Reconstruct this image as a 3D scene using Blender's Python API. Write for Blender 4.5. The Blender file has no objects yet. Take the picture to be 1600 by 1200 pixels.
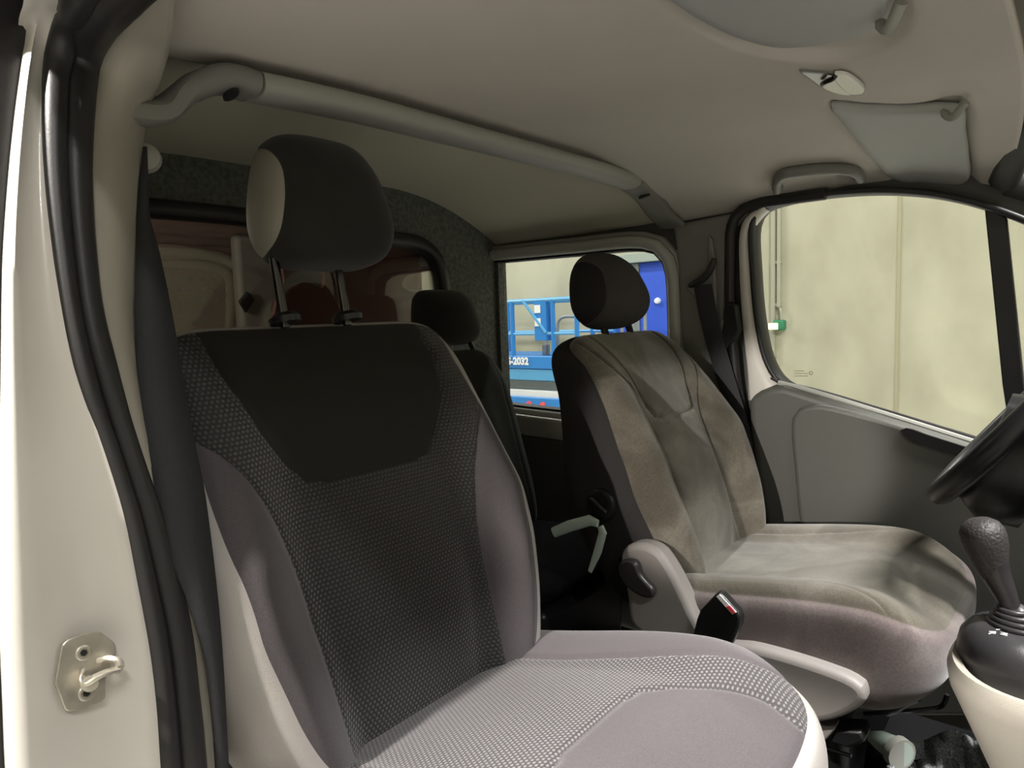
import bpy, bmesh, math, random
import numpy as np
from mathutils import Vector, Matrix
random.seed(7); rng=np.random.RandomState(5)
S=bpy.context.scene; C=S.collection
# ------------------------------------------------------------------ camera
CF=1067.0; CH=1.02
HD=math.radians(50); PT=math.radians(5.6); RO=math.radians(2.0)
cd=np.array([-math.cos(HD)*math.cos(PT),math.sin(HD)*math.cos(PT),-math.sin(PT)])
r0=np.array([math.sin(HD),math.cos(HD),0.0]); u0=np.cross(r0,cd)
cr=r0*math.cos(RO)-u0*math.sin(RO); cu=u0*math.cos(RO)+r0*math.sin(RO)
CC=np.array([0,0,CH])
cam=bpy.data.cameras.new('camera'); co=bpy.data.objects.new('camera',cam); C.objects.link(co)
cam.sensor_width=36; cam.lens=36*CF/1600; cam.clip_start=0.02; cam.clip_end=100
m3=np.eye(4); m3[:3,0]=cr; m3[:3,1]=cu; m3[:3,2]=-cd; m3[:3,3]=CC
co.matrix_world=Matrix(m3.tolist()); S.camera=co
def at(px,py,n,c):
    """point where the sight line of a photo pixel meets the real plane n.P=c"""
    v=cd+cr*(px-800)/CF-cu*(py-600)/CF; n=np.array(n,float)
    return CC+(c-n@CC)/(n@v)*v
def atx(px,py,x): return at(px,py,(1,0,0),x)
def aty(px,py,y): return at(px,py,(0,1,0),y)
def atz(px,py,z): return at(px,py,(0,0,1),z)
# ------------------------------------------------------------------ world, light, exposure
W=bpy.data.worlds.new('world'); S.world=W; W.use_nodes=True
W.node_tree.nodes['Background'].inputs[0].default_value=(0.9,0.92,1.0,1)
W.node_tree.nodes['Background'].inputs[1].default_value=0.02
vs=S.view_settings; vs.view_transform='Standard'; vs.look='None'; vs.gamma=1; vs.use_curve_mapping=False
vs.exposure=0.0
def area(name,loc,target,sx,sy,power,col=(1,0.985,0.955)):
    l=bpy.data.lights.new(name,'AREA'); l.shape='RECTANGLE'; l.size=sx; l.size_y=sy; l.energy=power; l.color=col
    o=bpy.data.objects.new(name,l); C.objects.link(o); o.location=loc
    o.rotation_euler=(Vector(target)-Vector(loc)).to_track_quat('-Z','Y').to_euler(); return o
HALLZ=4.8      # hall ceiling height above the cab floor
LAMPS=[(-5.5,5.2,115),(-1.5,5.2,105),(2.5,5.2,90),(-1.6,-2.8,25),(3.2,-1.6,110),(-5.5,-2.6,30),(5.5,3.0,80),(-8.8,3.8,330),(2.0,1.0,620)]  # last two are added, to brighten the rear wall and the headliner
for (x,y,p) in LAMPS: area('hall_lamp_light',(x,y,HALLZ-0.12),(x,y,-1),1.5,0.28,p)
def spot(name,loc,target,size,power,ang=60,col=(1,0.95,0.88)):
    l=bpy.data.lights.new(name,'SPOT'); l.energy=power; l.spot_size=math.radians(ang); l.spot_blend=0.5; l.shadow_soft_size=size; l.color=col
    o=bpy.data.objects.new(name,l); C.objects.link(o); o.location=loc
    o.rotation_euler=(Vector(target)-Vector(loc)).to_track_quat('-Z','Y').to_euler(); return o
KEY1=((-1.10,-0.86,2.47),(-0.45,0.75,0.50),0.05,540,56)      # added spot outside the open door, out of view, lights the passenger cushion
KEY2=((-0.34,-3.0,1.52),(-0.62,1.75,0.66),0.03,650,7.5)           # added narrow spot low beside the van, out of view, lights the driver bolster
spot('added_spot_beam',*KEY1); spot('added_spot_beam',*KEY2)
# ------------------------------------------------------------------ materials
def nt(name):
    m=bpy.data.materials.new(name); m.use_nodes=True; t=m.node_tree; b=t.nodes['Principled BSDF']; return m,t,b
def mat(name,col,rough=0.6,metal=0.0,noise=None,bump=None,col2=None,sheen=0,coat=0,emit=None,spec=None,detail=4,stretch=None):
    m,t,b=nt(name); N=t.nodes; L=t.links
    b.inputs['Base Color'].default_value=(*col,1); b.inputs['Roughness'].default_value=rough; b.inputs['Metallic'].default_value=metal
    if spec is not None: b.inputs['Specular IOR Level'].default_value=spec
    if sheen: b.inputs['Sheen Weight'].default_value=sheen; b.inputs['Sheen Roughness'].default_value=0.4
    if coat: b.inputs['Coat Weight'].default_value=coat
    if emit: b.inputs['Emission Color'].default_value=(*emit[0],1); b.inputs['Emission Strength'].default_value=emit[1]
    tc=N.new('ShaderNodeTexCoord'); src=tc.outputs['Object']
    if stretch:
        mp=N.new('ShaderNodeMapping'); mp.inputs['Scale'].default_value=stretch; L.new(src,mp.inputs[0]); src=mp.outputs[0]
    if noise:
        n=N.new('ShaderNodeTexNoise'); n.inputs['Scale'].default_value=noise; n.inputs['Detail'].default_value=detail; L.new(src,n.inputs['Vector'])
        r=N.new('ShaderNodeValToRGB'); r.color_ramp.elements[0].position=0.35; r.color_ramp.elements[1].position=0.65
        r.color_ramp.elements[0].color=(*col,1); r.color_ramp.elements[1].color=(*(col2 or [c*1.25 for c in col]),1)
        L.new(n.outputs['Fac'],r.inputs[0]); L.new(r.outputs[0],b.inputs['Base Color'])
    if bump:
        n=N.new('ShaderNodeTexNoise'); n.inputs['Scale'].default_value=bump[0]; n.inputs['Detail'].default_value=3; L.new(src,n.inputs['Vector'])
        bb=N.new('ShaderNodeBump'); bb.inputs['Strength'].default_value=bump[1]; bb.inputs['Distance'].default_value=0.002
        L.new(n.outputs['Fac'],bb.inputs['Height']); L.new(bb.outputs[0],b.inputs['Normal'])
    return m
def mth(t,op,a,b=None,c=None):
    n=t.nodes.new('ShaderNodeMath'); n.operation=op
    for i,v in enumerate((a,b,c)):
        if v is None: continue
        if isinstance(v,(int,float)): n.inputs[i].default_value=v
        else: t.links.new(v,n.inputs[i])
    return n.outputs[0]
def dotcloth(name,base,dot,sx=0.0068,sy=0.0056,rough=0.8,strength=0.9):
    m,t,b=nt(name); N=t.nodes; L=t.links
    uv=N.new('ShaderNodeUVMap'); sp=N.new('ShaderNodeSeparateXYZ'); L.new(uv.outputs[0],sp.inputs[0])
    u=mth(t,'DIVIDE',sp.outputs[0],sx); v=mth(t,'DIVIDE',sp.outputs[1],sy)
    row=mth(t,'FLOOR',v); half=mth(t,'MULTIPLY',mth(t,'MODULO',mth(t,'ABSOLUTE',row),2.0),0.5)
    fx=mth(t,'SUBTRACT',mth(t,'FRACT',mth(t,'ADD',u,half)),0.5); fy=mth(t,'SUBTRACT',mth(t,'FRACT',v),0.5)
    d=mth(t,'SQRT',mth(t,'ADD',mth(t,'MULTIPLY',fx,fx),mth(t,'MULTIPLY',fy,fy)))
    mr=N.new('ShaderNodeMapRange'); mr.interpolation_type='SMOOTHSTEP'; L.new(d,mr.inputs[0]); mr.inputs[1].default_value=0.46; mr.inputs[2].default_value=0.12; mr.inputs[3].default_value=0; mr.inputs[4].default_value=1
    mx=N.new('ShaderNodeMix'); mx.data_type='RGBA'; L.new(mr.outputs[0],mx.inputs[0]); mx.inputs[6].default_value=(*base,1); mx.inputs[7].default_value=(*dot,1)
    L.new(mx.outputs[2],b.inputs['Base Color']); b.inputs['Roughness'].default_value=rough
    bb=N.new('ShaderNodeBump'); bb.inputs['Strength'].default_value=strength; bb.inputs['Distance'].default_value=0.0015; L.new(mr.outputs[0],bb.inputs['Height']); L.new(bb.outputs[0],b.inputs['Normal'])
    b.inputs['Sheen Weight'].default_value=0.25
    return m
def suede(name,a,b2,c3):
    m,t,b=nt(name); N=t.nodes; L=t.links
    tc=N.new('ShaderNodeTexCoord')
    n=N.new('ShaderNodeTexNoise'); n.inputs['Scale'].default_value=7; n.inputs['Detail'].default_value=6; n.inputs['Distortion'].default_value=1.2; L.new(tc.outputs['Object'],n.inputs['Vector'])
    r=N.new('ShaderNodeValToRGB'); r.color_ramp.elements[0].position=0.36; r.color_ramp.elements[0].color=(*a,1); r.color_ramp.elements[1].position=0.64; r.color_ramp.elements[1].color=(*c3,1)
    e=r.color_ramp.elements.new(0.5); e.color=(*b2,1); L.new(n.outputs['Fac'],r.inputs[0])
    n2=N.new('ShaderNodeTexNoise'); n2.inputs['Scale'].default_value=260; n2.inputs['Detail'].default_value=2; L.new(tc.outputs['Object'],n2.inputs['Vector'])
    mx=N.new('ShaderNodeMix'); mx.data_type='RGBA'; mx.blend_type='OVERLAY'; mx.inputs[0].default_value=0.35; L.new(r.outputs[0],mx.inputs[6]); L.new(n2.outputs['Fac'],mx.inputs[7])
    L.new(mx.outputs[2],b.inputs['Base Color']); b.inputs['Roughness'].default_value=0.95; b.inputs['Sheen Weight'].default_value=0.5; b.inputs['Sheen Roughness'].default_value=0.5
    b.inputs['Specular IOR Level'].default_value=0.1
    bb=N.new('ShaderNodeBump'); bb.inputs['Strength'].default_value=0.25; bb.inputs['Distance'].default_value=0.004; L.new(n.outputs['Fac'],bb.inputs['Height']); L.new(bb.outputs[0],b.inputs['Normal'])
    return m
def glassmat(name,tint=(1,1,1),refl=0.5):
    m=bpy.data.materials.new(name); m.use_nodes=True; t=m.node_tree; t.nodes.clear(); N=t.nodes; L=t.links
    o=N.new('ShaderNodeOutputMaterial'); tr=N.new('ShaderNodeBsdfTransparent'); tr.inputs[0].default_value=(*tint,1)
    g=N.new('ShaderNodeBsdfGlossy'); g.inputs['Roughness'].default_value=0.02; fr=N.new('ShaderNodeFresnel'); fr.inputs[0].default_value=1.45
    k=mth(t,'MULTIPLY',fr.outputs[0],refl); mx=N.new('ShaderNodeMixShader'); L.new(k,mx.inputs[0]); L.new(tr.outputs[0],mx.inputs[1]); L.new(g.outputs[0],mx.inputs[2]); L.new(mx.outputs[0],o.inputs[0])
    return m
def perforated(name,col,sx,sy,rad):
    """sheet with real see-through round holes on a regular grid (uv in metres)"""
    m,t,b=nt(name); N=t.nodes; L=t.links
    uv=N.new('ShaderNodeUVMap'); sp=N.new('ShaderNodeSeparateXYZ'); L.new(uv.outputs[0],sp.inputs[0])
    fx=mth(t,'MULTIPLY',mth(t,'SUBTRACT',mth(t,'FRACT',mth(t,'DIVIDE',sp.outputs[0],sx)),0.5),sx)
    fy=mth(t,'MULTIPLY',mth(t,'SUBTRACT',mth(t,'FRACT',mth(t,'DIVIDE',sp.outputs[1],sy)),0.5),sy)
    d=mth(t,'SQRT',mth(t,'ADD',mth(t,'MULTIPLY',fx,fx),mth(t,'MULTIPLY',fy,fy)))
    L.new(mth(t,'GREATER_THAN',d,rad),b.inputs['Alpha']); b.inputs['Base Color'].default_value=(*col,1); b.inputs['Roughness'].default_value=0.6
    return m
M={}
M['liner']=mat('headliner_cloth',(0.58,0.545,0.49),0.95,noise=3.0,col2=(0.63,0.59,0.535),bump=(900,0.25),spec=0.1)
M['linerdk']=mat('rear_liner_cloth',(0.60,0.58,0.47),0.95,bump=(900,0.25),spec=0.1)
M['trimgrey']=mat('grey_trim_plastic',(0.33,0.33,0.295),0.5,bump=(700,0.15))
M['trimmid']=mat('mid_grey_plastic',(0.20,0.20,0.18),0.55,bump=(700,0.15))
M['trimdk']=mat('dark_grey_plastic',(0.06,0.06,0.055),0.5,bump=(600,0.15))
M['doorpanel']=mat('door_panel_plastic',(0.10,0.10,0.088),0.5,bump=(700,0.15))
M['headpad']=mat('headrest_cover_cloth',(0.068,0.064,0.06),0.9,bump=(800,0.3),spec=0.15)
M['frame']=mat('window_frame_plastic',(0.50,0.51,0.47),0.5,bump=(700,0.12))
M['pillar']=mat('pillar_trim_plastic',(0.33,0.31,0.26),0.55,bump=(600,0.12))
M['visor']=mat('visor_vinyl',(0.42,0.43,0.405),0.6,bump=(500,0.15))
M['black']=mat('black_plastic',(0.012,0.012,0.013),0.35,bump=(500,0.1))
M['rubber']=mat('black_rubber',(0.018,0.017,0.018),0.45,bump=(300,0.1))
M['belt']=mat('belt_webbing',(0.019,0.020,0.023),0.7,bump=(800,0.4),stretch=(1,1,0.1))
M['white']=mat('white_body_paint',(0.68,0.65,0.60),0.28,noise=2.5,col2=(0.74,0.71,0.66),coat=0.2)
M['feltgrey']=mat('grey_felt_lining',(0.095,0.10,0.09),1.0,noise=90,col2=(0.16,0.165,0.15),bump=(250,0.8),detail=6,spec=0.05)
M['felt_fine']=M['feltgrey']
M['cloth']=mat('charcoal_cloth',(0.024,0.024,0.021),0.9,bump=(1500,0.3),sheen=0.15,spec=0.15)
M['bolster']=mat('grey_side_cloth',(0.070,0.062,0.066),0.9,noise=700,col2=(0.095,0.084,0.089),bump=(1500,0.4),sheen=0.3,spec=0.15)
M['vinyl']=mat('light_grey_vinyl',(0.38,0.355,0.335),0.5,bump=(700,0.3))
M['headvinyl']=mat('headrest_side_vinyl',(0.26,0.24,0.20),0.6,bump=(700,0.3))
M['dots']=dotcloth('dotted_cloth',(0.009,0.009,0.008),(0.053,0.050,0.048))
M['dots_lit']=dotcloth('dotted_cloth_lit',(0.034,0.030,0.032),(0.16,0.145,0.15),0.0063,0.0052)  # backrest cloth again, light falling on the cushion put into its colours
M['suede']=suede('taupe_suede',(0.085,0.074,0.056),(0.115,0.102,0.080),(0.165,0.150,0.120))
M['suedeside']=suede('mauve_suede',(0.13,0.104,0.10),(0.165,0.136,0.13),(0.21,0.178,0.17))
M['darkcover']=mat('black_cover_cloth',(0.030,0.028,0.028),0.9,bump=(800,0.3),spec=0.15)
M['shield']=mat('seat_shield_plastic',(0.27,0.25,0.235),0.5,bump=(500,0.12))
M['console']=mat('beige_console_plastic',(0.40,0.37,0.32),0.42,bump=(500,0.12))
M['chrome']=mat('chrome',(0.14,0.135,0.14),0.2,1.0)
M['steel']=mat('zinc_steel',(0.50,0.47,0.41),0.38,0.85,noise=60,col2=(0.62,0.58,0.50))
M['holeshade']=mat('recess_shade',(0.01,0.01,0.01),0.8)  # black that stands in for the shade inside recesses
M['carpet']=mat('black_carpet',(0.012,0.012,0.013),1.0,bump=(300,0.9),spec=0.05)
M['fleece']=mat('grey_fleece',(0.07,0.075,0.075),1.0,noise=220,col2=(0.42,0.44,0.44),bump=(180,1.0))
M['red']=mat('red_plastic',(0.8,0.10,0.12),0.4)
M['whitelabel']=mat('white_marking',(0.85,0.85,0.85),0.5)
M['leather']=mat('gear_knob_leather',(0.035,0.031,0.031),0.5,bump=(260,0.9))
M['stick']=mat('gear_stick_plastic',(0.03,0.027,0.028),0.35)
M['boot']=mat('gear_boot_plastic',(0.035,0.033,0.036),0.35,bump=(500,0.1))
M['glass']=glassmat('clear_window_glass',(0.96,0.98,0.96),0.25)
M['tinted']=glassmat('partition_glass',(0.80,0.80,0.78),0.8)
M['cargored']=mat('red_brown_primer',(0.14,0.045,0.035),0.6,noise=4,col2=(0.11,0.035,0.03))
M['cargopink']=mat('faded_red_primer',(0.38,0.25,0.21),0.6,noise=8,col2=(0.30,0.19,0.155))
M['cargocream']=mat('cream_panel',(0.50,0.47,0.38),0.6)
M['perf']=perforated('perforated_cream_sheet',(0.42,0.38,0.30),0.057,0.051,0.0115)
M['concrete']=mat('beige_concrete',(0.375,0.355,0.262),0.9,noise=1.6,col2=(0.49,0.468,0.355),bump=(40,0.3),detail=6,stretch=(1.0,1.0,0.55))
M['joint']=mat('sealant_joint',(0.36,0.33,0.22),0.9)
M['hallfloor']=mat('concrete_floor',(0.50,0.48,0.44),0.7,noise=2)
M['hallceil']=mat('hall_ceiling_sheet',(0.35,0.35,0.34),0.8)
M['blue']=mat('blue_paint',(0.03,0.22,0.60),0.4)
M['blue2']=mat('light_blue_paint',(0.10,0.35,0.62),0.4)
M['bluedoor']=mat('royal_blue_steel_door',(0.045,0.11,0.62),0.45)
M['lintel']=mat('grey_green_steel',(0.33,0.38,0.33),0.5)
M['galv']=mat('galvanised_conduit',(0.36,0.35,0.27),0.5)
M['greybeam']=mat('grey_steel',(0.25,0.27,0.27),0.5)
M['green']=mat('green_plastic',(0.03,0.20,0.10),0.5)
M['lamp']=mat('lit_lamp',(1,1,1),0.5,emit=((1.0,0.97,0.88),12))
M['glow']=mat('emergency_light_lens',(1,1,0.8),0.4,emit=((1.0,1.0,0.5),0.8))
M['lens']=mat('lamp_lens',(0.80,0.80,0.76),0.12,coat=0.5)
M['silver']=mat('silver_reflector',(0.40,0.40,0.42),0.3,0.9)
M['etch']=mat('etched_mark',(0.20,0.20,0.15),0.7)
M['greenlever']=mat('pale_green_lever',(0.42,0.50,0.44),0.4)
M['dirt']=mat('dark_dirt',(0.10,0.075,0.05),0.9)
# ------------------------------------------------------------------ mesh helpers
def obj(name,bm,m,parent=None,smooth=True,bevel=0,seg=2,angle=40,sub=0):
    me=bpy.data.meshes.new(name)
    if isinstance(bm,bmesh.types.BMesh):
        bmesh.ops.recalc_face_normals(bm,faces=bm.faces); bm.to_mesh(me); bm.free()
    else: me=bm
    me.materials.append(m)
    o=bpy.data.objects.new(name,me); C.objects.link(o)
    if parent is not None: o.parent=parent
    if smooth:
        for p in me.polygons: p.use_smooth=True
    if bevel:
        b=o.modifiers.new('bevel','BEVEL'); b.width=bevel; b.segments=seg; b.limit_method='ANGLE'; b.angle_limit=math.radians(35)
    if sub:
        s=o.modifiers.new('sub','SUBSURF'); s.levels=sub; s.render_levels=sub
    if smooth and not sub:
        me.set_sharp_from_angle(angle=math.radians(angle))
        if bevel:
            w=o.modifiers.new('wn','WEIGHTED_NORMAL'); w.keep_sharp=True
    return o
def tag(o,label=None,cat=None,group=None,kind=None):
    if label: o['label']=label
    if cat: o['category']=cat
    if group: o['group']=group
    if kind: o['kind']=kind
    return o
def struct(o,label=None,cat=None):
    o['kind']='structure'
    if label: o['label']=label
    if cat: o['category']=cat
    return o
def empty(name,loc,label,cat,group=None):
    o=bpy.data.objects.new(name,None); C.objects.link(o); o.location=Vector(tuple(loc)); o.empty_display_size=0.1
    return tag(o,label,cat,group)
def kid(name,bm,m,root,**k):
    """part whose mesh was made in world space: re-based onto its root"""
    o=obj(name,bm,m,None,**k)
    w=Vector((0,0,0)); p=root
    while p is not None: w+=p.location; p=p.parent
    o.data.transform(Matrix.Translation(-w)); o.parent=root
    return o
def V(*a): return Vector(a)
def box(bm,c,s,R=None):
    vs_=[]
    for i in (-.5,.5):
        for j in (-.5,.5):
            for k in (-.5,.5):
                p=Vector((i*s[0],j*s[1],k*s[2]))
                if R is not None: p=R@p
                vs_.append(bm.verts.new(p+Vector(tuple(c))))
    for f in ((0,1,3,2),(4,6,7,5),(0,4,5,1),(2,3,7,6),(0,2,6,4),(1,5,7,3)): bm.faces.new([vs_[i] for i in f])
    return bm
def nb(): return bmesh.new()
def loft(bm,rings,closed=True,caps=True):
    R=[[bm.verts.new(tuple(p)) for p in r] for r in rings]; n=len(R[0])
    for a,b in zip(R[:-1],R[1:]):
        for i in range(n if closed else n-1):
            j=(i+1)%n; bm.faces.new((a[i],a[j],b[j],b[i]))
    if caps and closed:
        bm.faces.new(R[0][::-1]); bm.faces.new(R[-1])
    return bm
def spline(pts,n,closed=False):
    P=[np.array(p,float) for p in pts]; K=len(P)
    if closed: idx=lambda i:P[i%K]; segs=K
    else:
        idx=lambda i:(2*P[0]-P[1]) if i<0 else ((2*P[-1]-P[-2]) if i>=K else P[i]); segs=K-1
    dense=[]
    for s in range(segs):
        a,b,c,d=idx(s-1),idx(s),idx(s+1),idx(s+2)
        t1=max(np.linalg.norm(b-a),1e-6)**.5; t2=max(np.linalg.norm(c-b),1e-6)**.5; t3=max(np.linalg.norm(d-c),1e-6)**.5
        m1=(c-b)-t2*((c-a)/(t1+t2)-(b-a)/t1) ; m2=(c-b)-t2*((d-b)/(t2+t3)-(d-c)/t3)
        m1=(b-a)/t1-(c-a)/(t1+t2)+(c-b)/t2; m2=(c-b)/t2-(d-b)/(t2+t3)+(d-c)/t3
        m1=m1*t2; m2=m2*t2
        for k in range(24):
            t=k/24; h=(2*t**3-3*t**2+1)*b+(t**3-2*t**2+t)*m1+(-2*t**3+3*t**2)*c+(t**3-t**2)*m2; dense.append(h)
    if not closed: dense.append(P[-1])
    D=np.array(dense); D2=np.vstack([D,D[:1]]) if closed else D
    L=np.concatenate([[0],np.cumsum(np.linalg.norm(np.diff(D2,axis=0),axis=1))])
    ts=np.linspace(0,L[-1],n+1)[:-1] if closed else np.linspace(0,L[-1],n)
    return np.stack([np.interp(ts,L,D2[:,k]) for k in range(D.shape[1])],1)
def tube(bm,path,rad,seg=10,closed=False,up=(0,0,1),flat=1.0,caps=True,ex=2.0):
    """swept section; rad number or list; flat squashes it along the second normal; ex>2 squares it"""
    P=[np.array(p,float) for p in path]; n=len(P); rings=[]
    up=np.array(up,float)
    for i in range(n):
        if closed: t=P[(i+1)%n]-P[i-1]
        else: t=P[min(i+1,n-1)]-P[max(i-1,0)]
        t/=np.linalg.norm(t)+1e-12
        s=np.cross(t,up)
        if np.linalg.norm(s)<1e-3: s=np.cross(t,(1,0,0))
        s/=np.linalg.norm(s); w=np.cross(s,t)
        r=rad if isinstance(rad,tuple) else (rad[i] if hasattr(rad,"__len__") else rad)
        r1,r2=(r if hasattr(r,'__len__') else (r,r*flat))
        ring=[]
        for k in range(seg):
            a=2*math.pi*k/seg; ca,sa=math.cos(a),math.sin(a)
            ca=math.copysign(abs(ca)**(2/ex),ca); sa=math.copysign(abs(sa)**(2/ex),sa)
            ring.append(P[i]+s*r1*ca+w*r2*sa)
        rings.append(ring)
    if closed:
        R=[[bm.verts.new(tuple(p)) for p in r] for r in rings]
        for a in range(n):
            b=(a+1)%n
            for i in range(seg):
                j=(i+1)%seg; bm.faces.new((R[a][i],R[a][j],R[b][j],R[b][i]))
    else: loft(bm,rings,True,caps)
    return bm
def cyl(bm,a,b,ra,rb=None,seg=20):
    return tube(bm,[a,b],[ra,ra if rb is None else rb],seg)
def lathe(bm,prof,c,axis=(0,0,1),seg=32,sc=(1,1)):
    ax=Vector(axis).normalized(); q=Vector((0,0,1)).rotation_difference(ax); rings=[]
    for (r,h) in prof:
        rings.append([tuple(Vector(tuple(c))+q@Vector((max(r,1e-4)*math.cos(2*math.pi*k/seg)*sc[0],max(r,1e-4)*math.sin(2*math.pi*k/seg)*sc[1],h))) for k in range(seg)])
    return loft(bm,rings)
def prism(bm,pts,off):
    """closed 3-D outline extruded by the vector off"""
    off=Vector(tuple(off)); a=[bm.verts.new(tuple(p)) for p in pts]; b=[bm.verts.new(Vector(tuple(p))+off) for p in pts]
    bm.faces.new(a[::-1]); bm.faces.new(b); n=len(a)
    for i in range(n): bm.faces.new((a[i],a[(i+1)%n],b[(i+1)%n],b[i]))
    return bm
def offset2(P,d):
    """offset of a closed 2-D outline (positive = outwards)"""
    P=np.array(P); n=len(P); A=0.5*np.sum(P[:,0]*np.roll(P[:,1],-1)-np.roll(P[:,0],-1)*P[:,1]); s=1 if A>0 else -1
    T=np.roll(P,-1,0)-np.roll(P,1,0); T/=np.linalg.norm(T,axis=1)[:,None]; Nn=np.stack([T[:,1],-T[:,0]],1)*s
    return P+Nn*d
def band(bm,P,a,b,d0,d1,mp,rnd=0.0):
    """frame round a closed 2-D outline between offsets a and b, from depth d0 to d1"""
    Pa,Pb=offset2(P,a),offset2(P,b); n=len(P)
    if rnd:
        e=min(rnd,abs(b-a)*.45,abs(d1-d0)*.45); sg=1 if b>a else -1; sd=1 if d1>d0 else -1
        prof=[(a,d0+e*sd),(a+e*sg,d0),(b-e*sg,d0),(b,d0+e*sd),(b,d1),(a,d1)]
    else: prof=[(a,d0),(b,d0),(b,d1),(a,d1)]
    R=[]
    for (o,d) in prof:
        Q=offset2(P,o); R.append([bm.verts.new(tuple(mp(q[0],q[1],d))) for q in Q])
    m=len(prof)
    for k in range(m):
        k2=(k+1)%m
        for i in range(n):
            j=(i+1)%n; bm.faces.new((R[k][i],R[k][j],R[k2][j],R[k2][i]))
    return bm
def holed(bm,outer,holes,mp,d0,d1):
    """flat sheet with holes, thickness d0..d1, on the mapping mp"""
    for d in (d0,d1):
        edges=[]
        for loop in [outer]+holes:
            vv=[bm.verts.new((p[0],p[1],d)) for p in loop]
            for i in range(len(vv)): edges.append(bm.edges.new((vv[i],vv[(i+1)%len(vv)])))
        bmesh.ops.triangle_fill(bm,use_beauty=True,use_dissolve=False,edges=edges)
    bm.verts.ensure_lookup_table()
    base=0; tot=sum(len(l) for l in [outer]+holes); V_=list(bm.verts)
    for loop in [outer]+holes:
        n=len(loop)
        for i in range(n):
            a,b=base+i,base+(i+1)%n
            try: bm.faces.new((V_[a],V_[b],V_[tot+b],V_[tot+a]))
            except ValueError: pass
        base+=n
    for v in bm.verts: v.co=Vector(tuple(mp(v.co.x,v.co.y,v.co.z)))
    return bm
def strip(bm,rows,thick=None):
    R=[[bm.verts.new(tuple(p)) for p in r] for r in rows]
    for a,b in zip(R[:-1],R[1:]):
        for i in range(len(a)-1): bm.faces.new((a[i],a[i+1],b[i+1],b[i]))
    return bm
def solid(o,th,off=-1):
    s=o.modifiers.new('solid','SOLIDIFY'); s.thickness=th; s.offset=off; return o
def text(s,size,m,mw,parent=None,name='lettering',ext=0.0004,bold=0.0):
    cu_=bpy.data.curves.new(name,'FONT'); cu_.body=s; cu_.size=size; cu_.extrude=ext; cu_.offset=bold; cu_.align_x='CENTER'; cu_.align_y='CENTER'
    to=bpy.data.objects.new(name,cu_); C.objects.link(to); bpy.context.view_layer.update()
    me=bpy.data.meshes.new_from_object(to.evaluated_get(bpy.context.evaluated_depsgraph_get())); bpy.data.objects.remove(to)
    me.materials.clear(); me.materials.append(m); me.transform(mw)
    o=bpy.data.objects.new(name,me); C.objects.link(o)
    if parent is not None:
        w=Vector((0,0,0)); p=parent
        while p is not None: w+=p.location; p=p.parent
        me.transform(Matrix.Translation(-w)); o.parent=parent
    return o
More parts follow.
